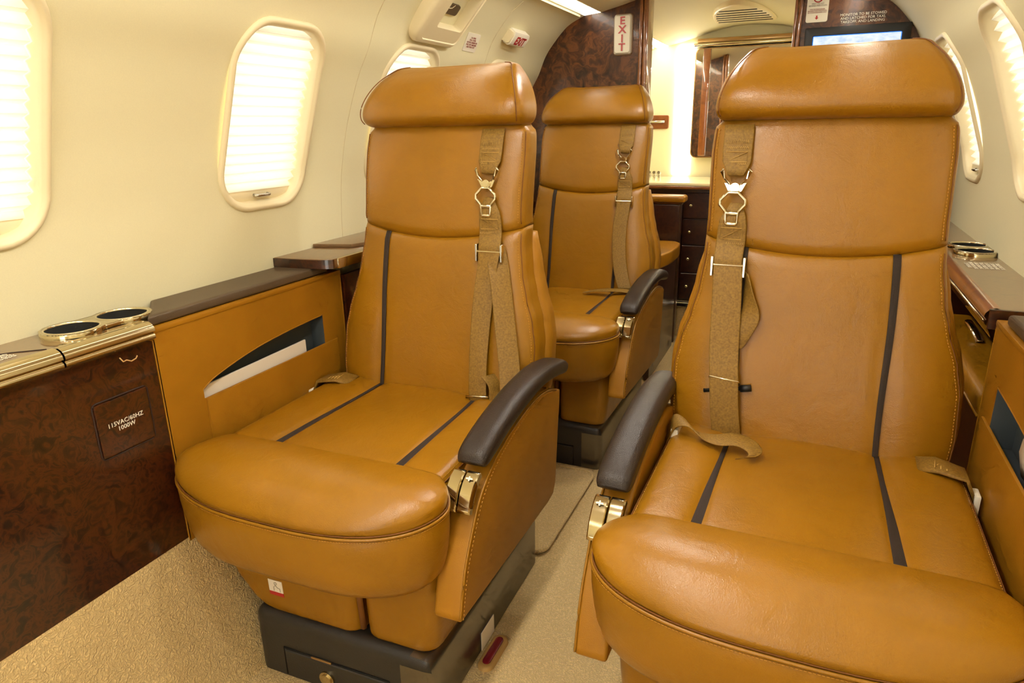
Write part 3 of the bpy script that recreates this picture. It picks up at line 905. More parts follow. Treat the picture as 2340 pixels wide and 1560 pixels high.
def seat(loc, rz, mirror, label, belt, tagged=True, detail=True):
    root = empty('passenger_seat', loc, rz, label, 'seat', 'tan leather passenger seats')
    mk = mirror; root.scale = (1, 1, .99)
    def add(name, build, mat, parent=root, auto=None, key=None, smooth=True):
        k = (key or name, mk)
        if k in CACHE:
            o = bpy.data.objects.new(name, CACHE[k]); COL.objects.link(o); o.parent = parent; return o
        vf = mir(build() if callable(build) else build, mk)
        o = link(name, *vf, mat, parent, smooth=smooth, auto=auto); CACHE[k] = o.data
        return o
    # ---- base box
    base = add('base', lambda: rbox(-.175, .210, -.300, .215, 0, .139, .022, 4, lambda e: any(v.co.z > .1 for v in e.verts) or abs(e.verts[0].co.z - e.verts[1].co.z) > .1), BASE_M, auto=50)
    add('drawer', lambda: rbox(-.108, .120, -.3035, -.295, .004, .064, .002, 1), BASE_M, base, smooth=False)
    add('drawer_gap', lambda: tube([(x, -.3005, z) for x, z in ((-.111, .004), (-.111, .067), (.123, .067), (.123, .004))], .0016, 5), SLOT, base)
    add('drawer_latch', lambda: merge(tube([(-.012, -.300, .030), (-.012, -.308, .030)], .016, 20), tube([(-.012, -.308, .030), (-.012, -.311, .030)], .0115, 16)), GOLD, base, auto=40)
    add('latch_plate', lambda: rbox(-.045, .0, -.305, -.302, .0655, .069, .0005, 1), GOLD_D, base, smooth=False)
    add('clear_film', lambda: loft([[(.2125, -.302, z), (.214, -.1, z), (.2125, .214, z)] for z in (.002, .05, .115)] + [[(.206, -.30, .137), (.208, -.1, .1385), (.206, .214, .137)], [(.17, -.302, .1415), (.172, -.1, .1415), (.17, .21, .1415)]], False), FILM, base)
    add('film_front', lambda: loft([[(.2125, -.302, z), (.195, -.3045, z), (.150, -.3045, z)] for z in (.004, .06, .118)], False), FILM, base)
    add('base_placard', lambda: rbox(.2145, .2157, -.115, -.055, .008, .050, .0003, 1), PAPER, base, smooth=False)
    # ---- skirt
    add('skirt', lambda: shell_piece(-.258, .060, -.296, .1415, .105, .0), LEATHER, key='skirt_main')
    add('skirt', lambda: shell_piece(.067, .224, -.292, .1415, .0, .016), LEATHER, key='skirt_side')
    add('skirt_gap', lambda: tube([(.0635, -.280, .15), (.0635, -.284, .22), (.0635, -.286, .32)], .006, 6), SEAM)
    # ---- cushion, strips, bolster
    cv, h = cushion()
    cu = add('seat_cushion', cv, LEATHER)
    for s in (-1, 1):
        def strip_m(s=s):
            p = []; wd = []
            for k in range(15):
                y = .105 - (.105 + .245) * k / 14
                sx = SX + .010 * max(0, min(1, (.1 - y) / .32))
                p.append((s * sx, y, h(s * sx, y) + .0030)); wd.append(.008 + .013 * max(0, (k - 4) / 10) ** 1.5)
            return ribbon(p, wd, .0022, (1, 0, 0))
        add('cushion_strip', strip_m, STRIP_M, cu, key='cstrip%d' % s)
        add('cushion_stitching', lambda s=s: dashes([(s * (.2165 if s > 0 else .2365), y, h(s * (.2165 if s > 0 else .2365), y) + .0006) for y in [.1 - .34 * k / 20 for k in range(21)]], 60, .0038, .0007), STITCH, cu, key='cst%d' % s)
        add('cushion_seam', lambda s=s: tube([(s * (.2205 if s > 0 else .2405), y, h(s * (.2205 if s > 0 else .2405), y) + .0005) for y in [.1 - .34 * k / 20 for k in range(21)]], .0012, 5), SEAM, cu, key='csm%d' % s)
    bo = add('front_bolster', bolster, LEATHER)
    add('bolster_seam', lambda: tube(bolster_line(-.0015, .4352), .0014, 5), SEAM, bo)
    add('bolster_stitching', lambda: merge(dashes(bolster_line(-.0030, .4430), 165, .0042, .0009), dashes(bolster_line(.0010, .4262), 165, .0036, .0006)), STITCH, bo)
    add('bolster_piping', lambda: tube(bolster_line(-.0002, .4308), .0026, 6), LEATHER, bo)
    # ---- backrest
    lo = add('backrest_lower', lambda: back_part(True), LEATHER)
    hi = add('backrest_upper', lambda: back_part(False), LEATHER)
    add('back_shell', back_shell, LEATHER_P)
    for s in (-1, 1):
        def bs(s=s):
            p = []; wd = []
            for k in range(25):
                z = .41 + (zseam(SX) - .001 - .41) * k / 24; x = bcx(z) + s * (SX + .004 * math.sin(math.pi * k / 24 * 2) * -.5)
                p.append((x, back_front_y(x, z, True) - .0040, z)); wd.append(.0085 + .0035 * k / 24)
            return ribbon(p, wd, .0022, (1, 0, 0))
        add('back_strip', bs, STRIP_M, lo, key='bstrip%d' % s)
        def edge(z0, z1, lower, s=s, inset=.011):
            out = []
            for k in range(31):
                z = z0 + (z1 - z0) * k / 30; hw = lerp_tab(HW, z) - inset; x = bcx(z) + s * hw
                u = 1 - inset / lerp_tab(HW, z)
                fr = back_front_y(x, z, lower); yb = yf(z) + lerp_tab(TH, z)
                # height of the superellipse front at this inset
                w_ = -(1 - u ** 5.5) ** (1 / 5.5); y = (fr + yb) / 2 + w_ * (yb - fr) / 2
                out.append((x, y - .0008, z))
            return out
        add('back_stitching', lambda s=s: dashes(edge(.42, .80, True, s), 70, .0038, .0008), STITCH, lo, key='bstl%d' % s)
        add('back_stitching', lambda s=s: dashes(edge(.82, 1.0, False, s), 34, .0038, .0008), STITCH, hi, key='bstu%d' % s)
        add('back_seam', lambda s=s: tube(edge(.42, .80, True, s, .006), .0011, 5), SEAM, lo, key='bsml%d' % s)
        add('back_seam', lambda s=s: tube(edge(.82, 1.0, False, s, .006), .0011, 5), SEAM, hi, key='bsmu%d' % s)
    hd = add('headrest', lambda: headrest()[0], LEATHER)
    for s in (-1, 1):
        add('headrest_seam', lambda s=s: tube(head_seam(s), .0011, 5), SEAM, hd, key='hs%d' % s)
    add('headrest_post', lambda: merge(*[tube([(x, yf(1.0) + .035, .995), (x, yf(1.0) + .037, 1.03)], .006, 8) for x in (-.07, .07)]), STEEL, hd)
    # ---- aisle arm
    ar = add('armrest', arm, LEATHER_P, auto=50)
    add('arm_piping', lambda: tube([(.2775, y, z) for y, z in ARM_OUT[2:]], .0022, 6), LEATHER, ar)
    add('arm_stitching', lambda: dashes([(.2795, y + .006, z - .006) for y, z in ARM_OUT[4:]], 80, .0038, .0007), STITCH, ar)
    add('arm_pad', arm_pad, DARK_L, ar)
    bt = add('recline_button', lambda: button(.2300, .2525), GOLD, ar, key='btn1', auto=40)
    b2 = add('recline_button', lambda: button(.2545, .2775), GOLD, ar, key='btn2', auto=40)
    def flower(xm):
        c = (xm, -.2345, .4665); ax = (1, 0, 0); up = Vector((0, .72, .69)); nn = Vector((0, -.69, .72))
        return merge(*[petal(Vector(c) + nn * .0056, a, .0062 if i % 2 == 0 else .0042, .0030, ax, up, nn) for i, a in enumerate((0, math.pi / 2, math.pi, -math.pi / 2))])
    add('button_emblem', lambda: flower(.266), WHITE_T, b2, key='flow', smooth=False)
    # ---- belt
    BT = belt
    bx = BT['x']
    def bp(x, z, off): return (x, back_front_y(x, z, z < zseam(x)) - off, z)
    sb = add('shoulder_belt', lambda: ribbon([bp(bx + .001, 1.006, .006), bp(bx, .99, .008), bp(bx, .965, .010), bp(bx - .001, .945, .011), bp(bx - .002, .932, .012), bp(bx - .002, .921, .013)], [.049, .049, .049, .048, .036, .026], .0024, (1, 0, 0)), BELT, key='ub' + BT['k'])
    def zig(z0, wd, n, amp):
        return tube([bp(bx - wd / 2 + wd * i / n, z0 + (amp if i % 2 else -amp), .0118) for i in range(n + 1)], .0007, 4)
    add('belt_stitching', lambda: merge(zig(.978, .036, 22, .003), zig(.968, .036, 22, .0018), tube([bp(bx + a, b, .0128) for a, b in ((-.018, .961), (.018, .961), (.018, .944), (-.018, .944), (-.018, .961), (.018, .944))], .0007, 4), zig(.941, .034, 20, .0014)), BELT_TH, sb, key='ubs' + BT['k'])
    xm = bx - .003
    # hook: two prongs, plate and rivet
    def hook():
        y = bp(xm, .91, 0)[1] - .016
        pl = prism([(xm - .0195, .910), (xm - .012, .895), (xm - .004, .8895), (xm + .004, .8895), (xm + .012, .895), (xm + .0195, .910), (xm + .012, .909), (xm + .006, .905), (xm - .006, .905), (xm - .012, .909)], y - .002, y + .002, 'y', .0008, 1)
        l = [tube([(xm + s * .010, y, .907), (xm + s * .018, y - .001, .917), (xm + s * .0235, y - .001, .929), (xm + s * .0225, y, .933)], [.0035, .0042, .0036, .0028], 8, flat=.6) for s in (-1, 1)]
        kn = merge(tube([(xm, y - .001, .9015), (xm, y - .0055, .9015)], .0082, 16), tube([(xm, y - .0055, .9015), (xm, y - .007, .9015)], .0062, 16))
        return merge(pl, *l, kn)
    add('belt_hook', hook, GOLD_B, sb, key='hk' + BT['k'], auto=40)
    def clip():
        y = bp(xm, .87, 0)[1] - .0145; xo = BT.get('clipx', -.002)
        ring = [(xo + a, .0 + b) for a, b in ((-.008, .893), (-.0205, .8805), (-.0215, .872), (-.011, .8605), (-.011, .856), (.011, .856), (.011, .8605), (.0215, .872), (.0205, .8805), (.008, .893))]
        r1 = tube([(xm + a, y, b) for a, b in ring], .0030, 8, True, up=(0, 1, 0))
        tg = [(xo - .0105, .858), (xo - .0095, .840), (xo - .0075, .838), (xo + .0075, .838), (xo + .0095, .840), (xo + .0105, .858)]
        r2 = tube([(xm + a, y, b) for a, b in tg], .0034, 8, True, up=(0, 1, 0))
        return merge(r1, r2)
    add('belt_tongue', clip, GOLD_B, sb, key='cl' + BT['k'])
    # lower strap, from the tongue through the slide to the lap
    L = BT['path']
    low = add('lap_belt', lambda: ribbon(smooth_path([(*bp(x, z, off), wd, sx_, sy_) for x, z, off, wd, sx_, sy_ in L], 5) and [((p[0], p[1], p[2]), (p[4], p[5], 0)) for p in smooth_path([(*bp(x, z, off), wd, sx_, sy_) for x, z, off, wd, sx_, sy_ in L], 5)],
                                             [p[3] for p in smooth_path([(*bp(x, z, off), wd, sx_, sy_) for x, z, off, wd, sx_, sy_ in L], 5)], .0024), BELT, key='lb' + BT['k'])
    x8 = L[3][0]
    add('belt_stitching', lambda: merge(tube([bp(x8 - .022 + .044 * i / 26, .803 + (.0025 if i % 2 else -.0025), L[3][2] + .003) for i in range(27)], .0008, 4), tube([bp(x8 + a, b, L[3][2] + .0028) for a, b in ((-.018, .832), (.018, .832), (.018, .812), (-.018, .812), (-.018, .832), (.018, .812))], .0006, 4)), BELT_TH, low, key='lbs' + BT['k'])
    add('belt_slide', lambda: merge(*[rbox(x8 + s * .0275 - .0024, x8 + s * .0275 + .0024, bp(x8, .765, .018)[1], bp(x8, .765, .004)[1], .746, .782, .001, 1) for s in (-1, 1)], tube([(x8 - .028, bp(x8, .765, .013)[1], .766), (x8 + .028, bp(x8, .765, .013)[1], .766)], .003, 6)), GOLD_B, low, key='sl' + BT['k'], auto=40)
    for i, (pts, wd) in enumerate(BT.get('straps', [])):
        sp = smooth_path(pts, 6)
        add('belt_strap', lambda sp=sp, wd=wd: ribbon([((p[0], p[1], p[2]), (p[3], p[4], p[5])) for p in sp], wd, .0024), BELT, low, key='st%d' % i + BT['k'])
    if 'bar' in BT:
        zb_, xb_ = BT['bar']
        yb_ = bp(xb_, zb_, BT.get('baroff', .016))[1]
        add('adjuster_bar', lambda: tube([(xb_ - .024, yb_ + .006, zb_ - .010), (xb_ - .0265, yb_ - .001, zb_ - .006), (xb_ - .025, yb_ - .004, zb_ - .001), (xb_ + .025, yb_ - .004, zb_ + .004), (xb_ + .0265, yb_ - .001, zb_ + .001), (xb_ + .024, yb_ + .006, zb_ - .006)], .0019, 8), GOLD_B, low, key='br' + BT['k'])
        if BT.get('pin'):
            add('adjuster_pin', lambda: merge(tube([(xb_ + .036, yb_ + .012, zb_ - .032), (xb_ - .03, yb_ + .010, zb_ - .018)], .004, 8), tube([(xb_ - .028, yb_ + .010, zb_ - .019), (xb_ - .046, yb_ + .010, zb_ - .015)], .0065, 10)), BLACK, low, key='pn' + BT['k'])
    # webbing anchor and white liner on the wall side
    add('belt_anchor', lambda: ribbon([((-.175, .075, .468), (0, 1, .1)), ((-.20, .062, .478), (0, 1, .1)), ((-.238, .05, .474), (0, 1, 0)), ((-.252, .045, .44), (0, 1, 0))], .045, .006), BELT)
    add('anchor_stitching', lambda: merge(*[tube([(-.195 - .0042 * i, .045 + .012 * (i % 2), .4815 - .0006 * i), (-.199 - .0042 * i, .075 - .012 * (i % 2), .481 - .0008 * i)], .0008, 4) for i in range(7)]), BELT_TH, root)
    add('liner_tab', lambda: rbox(-.258, -.249, .02, .05, .42, .455, .003, 2), WHITE_P, auto=40)
    add('liner_tab', lambda: rbox(.205, .219, .045, .085, .440, .476, .004, 2), WHITE_P, key='liner2', auto=40)
    if tagged:
        def sy(z):
            return lerp_tab([(.14, -.290), (.20, -.2938), (.25, -.2954), (.315, -.296)], z) - .0012
        def plate(x0, x1, z0, z1, d=0): return [(x0, sy(z0) - d, z0), (x1, sy(z0) - d, z0), (x1, sy(z1) - d, z1), (x0, sy(z1) - d, z1), (x0, sy(z0) + .001, z0), (x1, sy(z0) + .001, z0), (x1, sy(z1) + .001, z1), (x0, sy(z1) + .001, z1)], [(0, 1, 2, 3), (7, 6, 5, 4), (0, 4, 5, 1), (1, 5, 6, 2), (2, 6, 7, 3), (3, 7, 4, 0)]
        tg = add('seat_placard', lambda: plate(-.132, -.100, .186, .212), PAPER, smooth=False)
        add('placard_band', lambda: plate(-.132, -.100, .1775, .186, .0001), RED, tg, smooth=False)
        ic = lambda pts: [(x, sy(z) - .0005, z) for x, z in pts]
        add('placard_icon', lambda: merge(tube(ic([(-.118, .207), (-.115, .208), (-.112, .206), (-.113, .203), (-.117, .203)]), .0005, 4, True), tube(ic([(-.120, .189), (-.120, .197), (-.116, .201), (-.110, .196), (-.106, .196), (-.106, .189)]), .0005, 4)), GREY_P, tg, smooth=False)
    return root
X_ = (1, 0)
def path_straight(x, k, z_end, wob):
    return [(x - .004, .874, .006, .020, 1, 0), (x - .003, .862, .010, .030, 1, 0), (x - .001, .842, .011, .046, 1, 0), (x, .806, .012, .049, 1, 0), (x + .001, .778, .015, .049, 1, 0), (x, .764, .014, .049, 1, 0)] + wob
beltL = dict(k='L', x=.134, bar=(.470, .130), baroff=.020, path=path_straight(.138, 0, 0, [(.137, .74, .015, .044, 1, 0), (.131, .68, .016, .042, 1, .2), (.127, .60, .018, .041, 1, .1), (.127, .53, .020, .040, 1, 0), (.130, .475, .020, .040, 1, 0), (.133, .445, .016, .040, 1, 0)]),
             straps=[([(.146, yf(.775) - .009, .775, 1, .1, 0), (.156, yf(.745) - .013, .745, .9, .4, 0), (.168, yf(.70) - .019, .70, .75, .6, 0), (.183, yf(.62) - .024, .62, .85, .5, 0), (.198, yf(.54) - .028, .54, .9, .4, 0), (.207, yf(.47) - .034, .485, .95, .3, 0)], .043),
                     ([(.150, yf(.50) - .018, .515, .6, .8, 0), (.166, yf(.49) - .020, .495, .4, .9, 0), (.172, yf(.46) - .024, .460, .7, .7, 0), (.160, yf(.44) - .026, .44, .9, .4, 0)], .036)])
beltR = dict(k='R', x=.155, clipx=.002, bar=(.566, .138), pin=True, path=path_straight(.152, 0, 0, [(.150, .74, .015, .050, 1, 0), (.147, .68, .015, .051, 1, 0), (.144, .62, .016, .051, 1, 0), (.139, .57, .020, .050, 1, 0), (.133, .51, .017, .050, 1, 0), (.124, .45, .012, .050, 1, 0)]),
             straps=[([(.121, yf(.765) - .016, .755, .3, .9, 0), (.112, yf(.73) - .020, .72, .5, .8, 0), (.106, yf(.68) - .020, .68, .9, .3, 0), (.118, yf(.64) - .018, .645, 1, 0, 0), (.132, yf(.62) - .016, .62, 1, 0, 0)], .034),
                     ([(.228, .062, .452, .2, 1, .6), (.214, .056, .487, .3, 1, .35), (.193, .050, .492, .45, .9, .1), (.165, .030, .480, .55, .8, .05), (.135, .026, .478, .35, .9, .1), (.105, .022, .486, .2, .95, .2), (.078, .010, .484, -.15, .95, .2), (.070, -.008, .478, -.6, .7, .1), (.082, -.022, .476, -.85, .45, .05)], .036)])
beltF = dict(k='F', x=.134, path=path_straight(.138, 0, 0, [(.137, .74, .014, .046, 1, 0), (.132, .68, .014, .046, 1, 0), (.136, .60, .015, .046, 1, 0), (.150, .53, .017, .046, 1, .1), (.168, .48, .018, .044, 1, .3)]),
             straps=[([(.20, .060, .478, .3, 1, .1), (.165, .055, .482, .1, 1, .1), (.12, .045, .482, 0, 1, .1), (.075, .04, .478, 0, 1, 0), (.045, .03, .472, .2, 1, 0)], .032)])
seat((-.7225, 1.088, 0), .015, False, 'tan leather seat between the pocketed left armrest and the aisle', beltL)
seat((.029, 1.095, 0), -.010, True, 'tan leather seat on the right of the aisle with belt loop on its cushion', beltR)
seat((-.705, 2.092, 0), -.013, False, 'tan leather seat standing against the burl bulkhead with the vertical exit sign', beltF, tagged=False)
fr_belt = dict(beltR); fr_belt['k'] = 'G'
seat((.029, 2.10, 0), 0, True, 'tan leather seat in front of the television, hidden behind another seat', fr_belt, tagged=False)

# ------------------------------------------------------------------ floor fittings
mat_ol = rrect(-.70, 1.535, .195, .215, .03, 6)
cm = tag(link('carpet_panel', *prism(mat_ol, .001, .013, 'z', .005, 3), CARPET, auto=60), 'raised beige carpet panel with rolled edge between the left seat bases', 'carpet')
link('rolled_edge', *tube([(x, y, .0115) for x, y in mat_ol], .006, 8, True), CARPET, cm)
fl = empty('floor_light', (-.485, .985, 0), 0, 'small red floor marker light set in a tan oval beside the seat base', 'light')
def oval(hx, hy, z, n=10): return [(x, y, z) for x, y in rrect(0, 0, hx, hy, hx, n)]
link('bezel', *loft([oval(.017, .050, 0), oval(.016, .049, .006), oval(.013, .046, .0085), oval(.008, .040, .0085)]), plain('tan_bezel', srgb(176, 138, 78), .6), fl, auto=50)
link('lens', *loft([oval(.0085, .0385, .008), oval(.008, .038, .0105), oval(.005, .034, .012)]), RED_L, fl, auto=50)

# ------------------------------------------------------------------ fittings on the left wall
def wall_thing(name, side, Y, z, label, cat):
    p, up, n = wframe(side, Y, z)
    t = empty(name, p, 0, label, cat)
    e = Vector((0, 1, 0)) if side < 0 else Vector((0, -1, 0))
    def loc(u, v, h): return e * u + up * v + n * h
    return t, loc, e, up, n
# emergency handle housing
t, loc, e, up, n = wall_thing('exit_handle_housing', -1, 1.672, 1.300, 'cream exit handle housing with dark handle in its open window', 'handle housing')
def lring(pts, h): return [loc(u, v, h) for u, v in pts]
o1 = rrect(0, 0, .112, .105, .03, 6)
def slant(pts, h0, h1): return [loc(u, v, h0 + (h1 - h0) * (v + .105) / .21) for u, v in pts]
sc_ = lambda pts, s: [(u * s, v * s) for u, v in pts]
win = rrect(.026, .008, .066, .060, .008, 6)
link('housing', *loft([slant(o1, -.02, -.02), slant(o1, .020, .026), slant(rrect(0, 0, .109, .101, .028, 6), .028, .034), slant(rrect(0, 0, .104, .095, .026, 6), .031, .037), slant(rrect(.010, -.002, .092, .088, .015, 6), .031, .037), slant(rrect(.010, -.002, .090, .086, .015, 6), .0285, .0345)], True, (False, False)), CREAM_P, t, auto=40)
# face with the window
fo = rrect(.010, -.002, .090, .086, .015, 6)
link('face', *loft([slant(fo, .0285, .0345), slant(win, .0285, .0345), slant(win, -.012, -.012)], True, (False, True)), CREAM_P, t, auto=35)
link('handle', *loft([slant(rrect(.024, -.010, .042, .016, .009, 5), -.012, -.012), slant(rrect(.024, -.010, .040, .014, .008, 5), .006, .006)]), plain('brown_handle', srgb(92, 74, 52), .5), t, auto=40)
link('handle_lip', *tube([loc(u, v, .006) for u, v in ((-.015, -.006), (.014, -.008), (.024, -.006), (.032, .003))], .0012, 6), CREAM_P, t)
text('housing_print', 'EMERGENCY HANDLE\nPULL TO EXIT', .0062, loc(.030, .030, -.0115), e, up, BROWN_T, t)
# placard card
t, loc, e, up, n = wall_thing('placard', -1, 1.900, 1.233, 'small white placard with red-brown print beside the exit handle housing', 'placard')
link('card', *loft([lring(rrect(0, 0, .040, .026, .005, 4), .0), lring(rrect(0, 0, .040, .026, .005, 4), .003)]), WHITE_P, t, smooth=False)
text('card_print', 'TO OPEN\nPULL COVER\nROTATE HANDLE IN\nPULL EXIT INBOARD\nAND PUSH OUT', .0068, loc(0, 0, .0032), e, up, BROWN_T, t)
# exit light
t, loc, e, up, n = wall_thing('exit_sign', -1, 2.150, 1.272, 'white horizontal exit light with red letters on the cream wall', 'exit sign')
bx_ = [(-.010, -.0245), (.019, -.022), (.026, -.014), (.026, .014), (.021, .024), (-.010, .026)]
link('clear_case', *loft([[loc(u, b, a) for a, b in bx_] for u in (-.054, .060)]), WHITE_P, t, auto=30)
link('end_block', *loft([[loc(u, b * .8, a * .9) for a, b in bx_] for u in (-.065, -.053)]), CREAM_P, t, auto=30)
text('exit_letters', 'EXIT', .036, loc(.006, -.001, .026), e, up, RED, t, bold=.0012, squeeze=.98)
# gap window trim strip over the last left window is part of window_6

# ------------------------------------------------------------------ bulkhead beyond the seats
bl = section_wall('wall_bulkhead_left', YB, WOOD2, x1=-.592)
br_ = section_wall('wall_bulkhead_right', YB, WOOD2, x0=-.088)
def post(name, xa, xb, label):
    y0, y1 = YB - .012, YB + .07; xm = (xa + xb) / 2
    g = merge(rbox(xa, xa + (xb - xa) * .42, y0, y1, 0, 1.41, .005, 3), rbox(xa + (xb - xa) * .48, xb, y0 - .004, y1, 0, 1.41, .006, 3))
    return struct(link(name, *g, TRIM_W, auto=50), label)
post('trim_1', -.596, -.564, 'polished wood post edging the left bulkhead')
post('trim_2', -.105, -.082, 'polished wood post edging the right bulkhead')
# vertical exit sign
t = empty('exit_sign', (-.652, YB, 1.295), 0, 'clear vertical exit sign with pale red letters on the burl bulkhead', 'exit sign')
link('case', *loft([[(x, y, z) for x, z in rrect(0, 0, hx, hz, .008, 4)] for y, hx, hz in ((.0, .030, .063), (-.012, .030, .063), (-.018, .026, .058))]), WHITE_P, t, auto=40)
link('case_rim', *tube([(x, -.002, z) for x, z in rrect(0, 0, .031, .064, .009, 5)], .003, 6, True), plain('sign_rim', srgb(150, 120, 90), .4), t)
for i, ch in enumerate('EXIT'):
    text('exit_letter', ch, .034, (0, -.019, .042 - .028 * i), (1, 0, 0), (0, 0, 1), plain('faded_red', srgb(196, 96, 100), .6), t, bold=.0008, squeeze=1.12)
# right bulkhead: placard, print and television
t = empty('placard', (-.040, YB, 1.334), 0, 'white safety placard with red prohibition ring and arrow above the television', 'placard')
link('card', *loft([[(x, y, z) for x, z in rrect(0, 0, .031, .042, .006, 4)] for y in (0, -.0025)]), WHITE_P, t, smooth=False)
link('no_smoking_ring', *tube([(.013 * math.cos(a), -.003, .028 + .013 * math.sin(a)) for a in [2 * math.pi * i / 28 for i in range(28)]], .0016, 5, True), RED, t)
link('ring_bar', *tube([(-.009, -.003, .037), (.009, -.003, .019)], .0014, 5), RED, t)
text('card_print', 'FIRST AID KIT\nBEHIND PARTITION', .0058, (0, -.0027, .0075), (1, 0, 0), (0, 0, 1), GREY_P, t)
text('card_print', 'FIRE EXTINGUISHER\nBEHIND THIS PARTITION\nBOTTOM DRAWER UNIT', .0048, (0, -.0027, -.010), (1, 0, 0), (0, 0, 1), BROWN_T, t)
link('arrow', *prism([(-.0022, -.023), (.0022, -.023), (.0022, -.029), (.0055, -.029), (0, -.0345), (-.0055, -.029), (-.0022, -.029)], -.0032, -.0026, 'y'), RED, t, smooth=False)
text('bulkhead_print', 'MONITOR TO BE STOWED\nAND LATCHED FOR TAXI,\nTAKEOFF, AND LANDING', .0105, (.090, YB - .0003, 1.297), (1, 0, 0), (0, 0, 1), WHITE_T, br_)
t = empty('television', (.078, YB, 1.186), 0, 'black framed television with pale blue picture on the right bulkhead', 'television')
link('bezel', *loft([[(x, y, z) for x, z in rrect(0, 0, hx, hz, .004, 3)] for y, hx, hz in ((0, .146, .088), (-.020, .146, .088), (-.022, .143, .085), (-.022, .124, .066), (-.019, .122, .064))], True, (False, False)), BLACK, t, auto=35)
link('picture_edge', [(-.122, -.0188, -.064), (.122, -.0188, -.064), (.122, -.0188, .064), (-.122, -.0188, .064)], [(0, 1, 2, 3)], SCREEN_E, t, smooth=False)
link('picture', [(-.120, -.0193, -.064), (.120, -.0193, -.064), (.120, -.0193, .062), (-.120, -.0193, .062)], [(0, 1, 2, 3)], SCREEN, t, smooth=False)

# ------------------------------------------------------------------ galley and lavatory beyond the aisle opening
# raised floor with metal nosing
st = empty('step', (XC, 3.26, 0), 0, 'carpeted step with brushed metal nosing at the end of the aisle', 'step')
link('riser', *rbox(-.53, .53, .0, .40, 0, .160, .004, 2), CARPET, st, smooth=False)
link('nosing', *tube([(-.55, -.004, .160), (0, -.004, .160), (.55, -.004, .160)], .015, 10), STEEL, st)
# galley cabinet
gc = empty('galley_cabinet', (XC, 3.31, .161), 0, 'dark burl galley cabinet with gold drawer knobs', 'cabinet')
link('body', *rbox(-.60, .60, .02, .37, 0, .543, .002, 1), WOOD_D, gc, smooth=False)
zz = .012
for hgt in (.135, .135, .125, .125):
    for x0, x1 in ((-.20, .14), (.15, .50)):
        d = link('drawer', *rbox(x0, x1, .008, .022, zz, zz + hgt - .006, .002, 1), WOOD_D, gc, smooth=False)
        xk = x0 + .035
        link('knob', *tube([(xk, .010, zz + hgt / 2), (xk, -.004, zz + hgt / 2), (xk, -.012, zz + hgt / 2)], [.003, .004, .007], 10), GOLD_B, d)
    zz += hgt
ct = empty('counter', (XC, 3.31, .705), 0, 'cream stone galley counter with wood edge', 'counter')
ol = smooth_path([(-.62, -.005), (-.30, -.012), (-.05, -.03), (.2, -.04), (.6, -.04)], 5) + [(.6, .37), (-.62, .37)]
link('top', *prism(ol, .014, .030, 'z', .005, 3), COUNTER, ct, auto=45)
link('wood_edge', *prism(ol, .0, .014, 'z', .004, 3), TRIM_W, ct, auto=45)
for i in range(3):
    x = -.43 + .024 * i
    tag(link('spout_knob', *[[(p[0] + XC + x, p[1] + 3.60, p[2] + .735) for p in q] if k == 0 else q for k, q in enumerate(merge(tube([(0, 0, 0), (0, 0, .018)], .007, 10), tube([(0, 0, .018), (0, -.006, .026), (0, -.018, .026)], .008, 10)))], STEEL, auto=50), ['small polished tap knob on the counter, farthest from the lit panel', 'small polished tap knob on the counter, middle one of three', 'small polished tap knob on the counter, nearest the lit panel'][i], 'knob', 'tap knobs on the counter')
# lit panel, mirror, gold rail, wall handle on the end wall
lp = empty('lit_panel', (-.642, YE, .74), 0, 'tall glowing white light panel over the counter', 'light')
link('diffuser', *rbox(-.043, .043, -.012, .0, .0, .63, .006, 3), PANEL_L, lp, auto=50)
mr = empty('mirror', (-.352, YE, .83), 0, 'bronze edged mirror reflecting the cabin over the counter', 'mirror')
mo_ = [(x, z) for x, z in rrect(-.0, .26, .24, .26, .03, 6)]
link('back', *prism(mo_, -.045, -.001, 'y', .002, 1), GOLD_D, mr, auto=40)
link('glass', *prism([(x, z) for x, z in rrect(0, .26, .234, .254, .026, 6)], -.047, -.045, 'y'), MIRROR, mr, smooth=False)
link('side_frame', *rbox(-.20, -.165, -.062, -.046, .01, .515, .004, 2), TRIM_W, mr, auto=40)
gr = tag(link('gold_rail', *rbox(-.60, -.02, YE - .07, YE, 1.354, 1.370, .006, 3), GOLD, auto=50), 'gold rail running along the wall above the mirror', 'rail')
link('upper_moulding', *rbox(-.585, -.02, YE - .05, YE, 1.372, 1.392, .003, 2), GOLD_D, gr, auto=50)
hp = empty('wall_handle', (-.785, YE, 1.008), 0, 'brown recessed wall plate with steel bar beside the lit panel', 'handle')
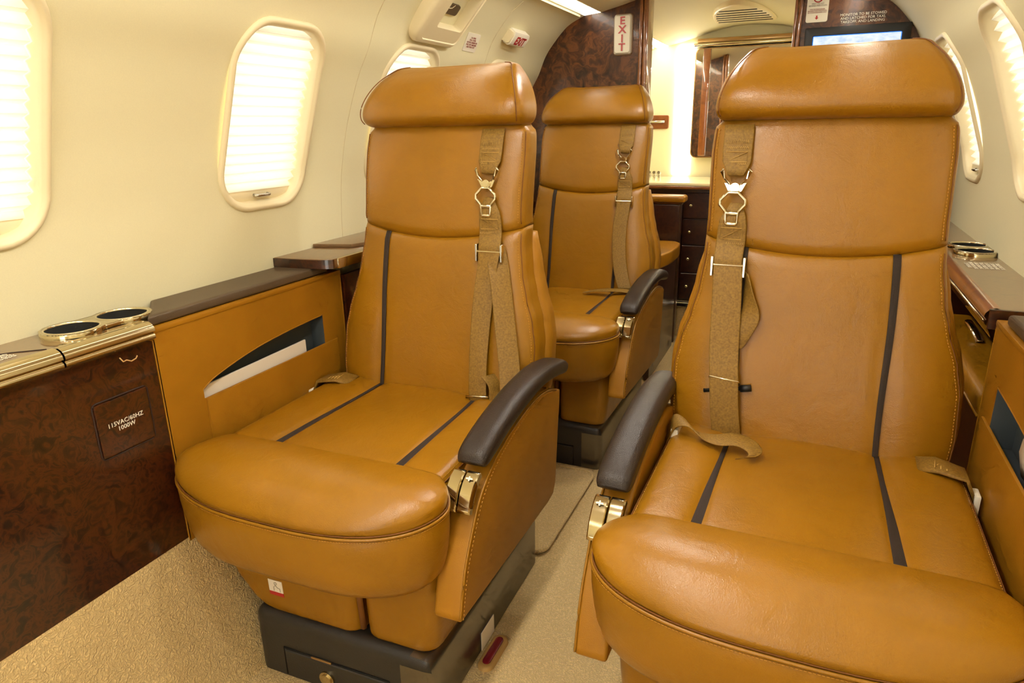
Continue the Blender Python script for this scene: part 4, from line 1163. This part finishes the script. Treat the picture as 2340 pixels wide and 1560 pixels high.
link('plate', *prism([(x, z) for x, z in rrect(0, 0, .07, .034, .010, 5)], -.008, 0, 'y', .002, 1), TRIM_W, hp, auto=40)
link('bar', *tube([(-.06, -.016, .002), (.05, -.016, .002)], .006, 8), STEEL, hp)
# ceiling vent
vt = empty('ceiling_vent', (XC + .004, 3.42, 1.445), 0, 'cream half round ceiling vent with black slots', 'vent')
def zc(x):
    for (a, za), (b, zb) in zip(cp, cp[1:]):
        if a <= x <= b: return za + (zb - za) * (x - a) / (b - a) - 1.445
    return 0
rim = [(.128 * math.cos(a), .47 * math.sin(a)) for a in [math.pi * i / 30 for i in range(31)]]
link('grille', *loft([[(x, -y + .02, (zc(x) + .004) if h > 0 else h) for x, y in [(q[0] * s, q[1] * s) for q in rim]] for s, h in ((1.02, .004), (1.0, -.016), (.985, -.019), (.95, -.020))], True, (False, True)), CREAM_P, vt, auto=40)
for i in range(6):
    yv = .030 + .064 * i; hw = .114 * math.sqrt(max(.05, 1 - (yv / .455) ** 2))
    link('slot', *tube([(x, .02 - yv, -.0203) for x in (-hw, -hw * .5, 0, hw * .5, hw)], .0105, 8, flat=.12), SLOT, vt)
# lavatory seat: cushion on wood box, arm panel behind
lv = empty('lavatory_seat', (-.765, 2.85, 0), 0, 'tan cushioned side seat on a dark wood box behind the bulkhead', 'seat')
link('box', *rbox(-.23, .235, -.26, .24, 0, .438, .004, 2), WOOD_D, lv, smooth=False)
ol = smooth_path([(-.24, -.28), (.05, -.28), (.20, -.20), (.255, -.05), (.262, .12), (.255, .20)], 6) + [(.23, .24), (-.24, .24)]
link('cushion', *prism(ol, .438, .495, 'z', .012, 4), LEATHER, lv, auto=60)
link('arm_panel', *rbox(-.23, .235, .28, .33, .0, .655, .010, 3), WOOD_D, lv, auto=40)
link('arm_pad', *rbox(-.23, .255, .265, .345, .660, .692, .015, 5), LEATHER, lv, auto=60)
link('arm_trim', *rbox(-.23, .245, .272, .338, .654, .660, .002, 1), GOLD, lv, smooth=False)
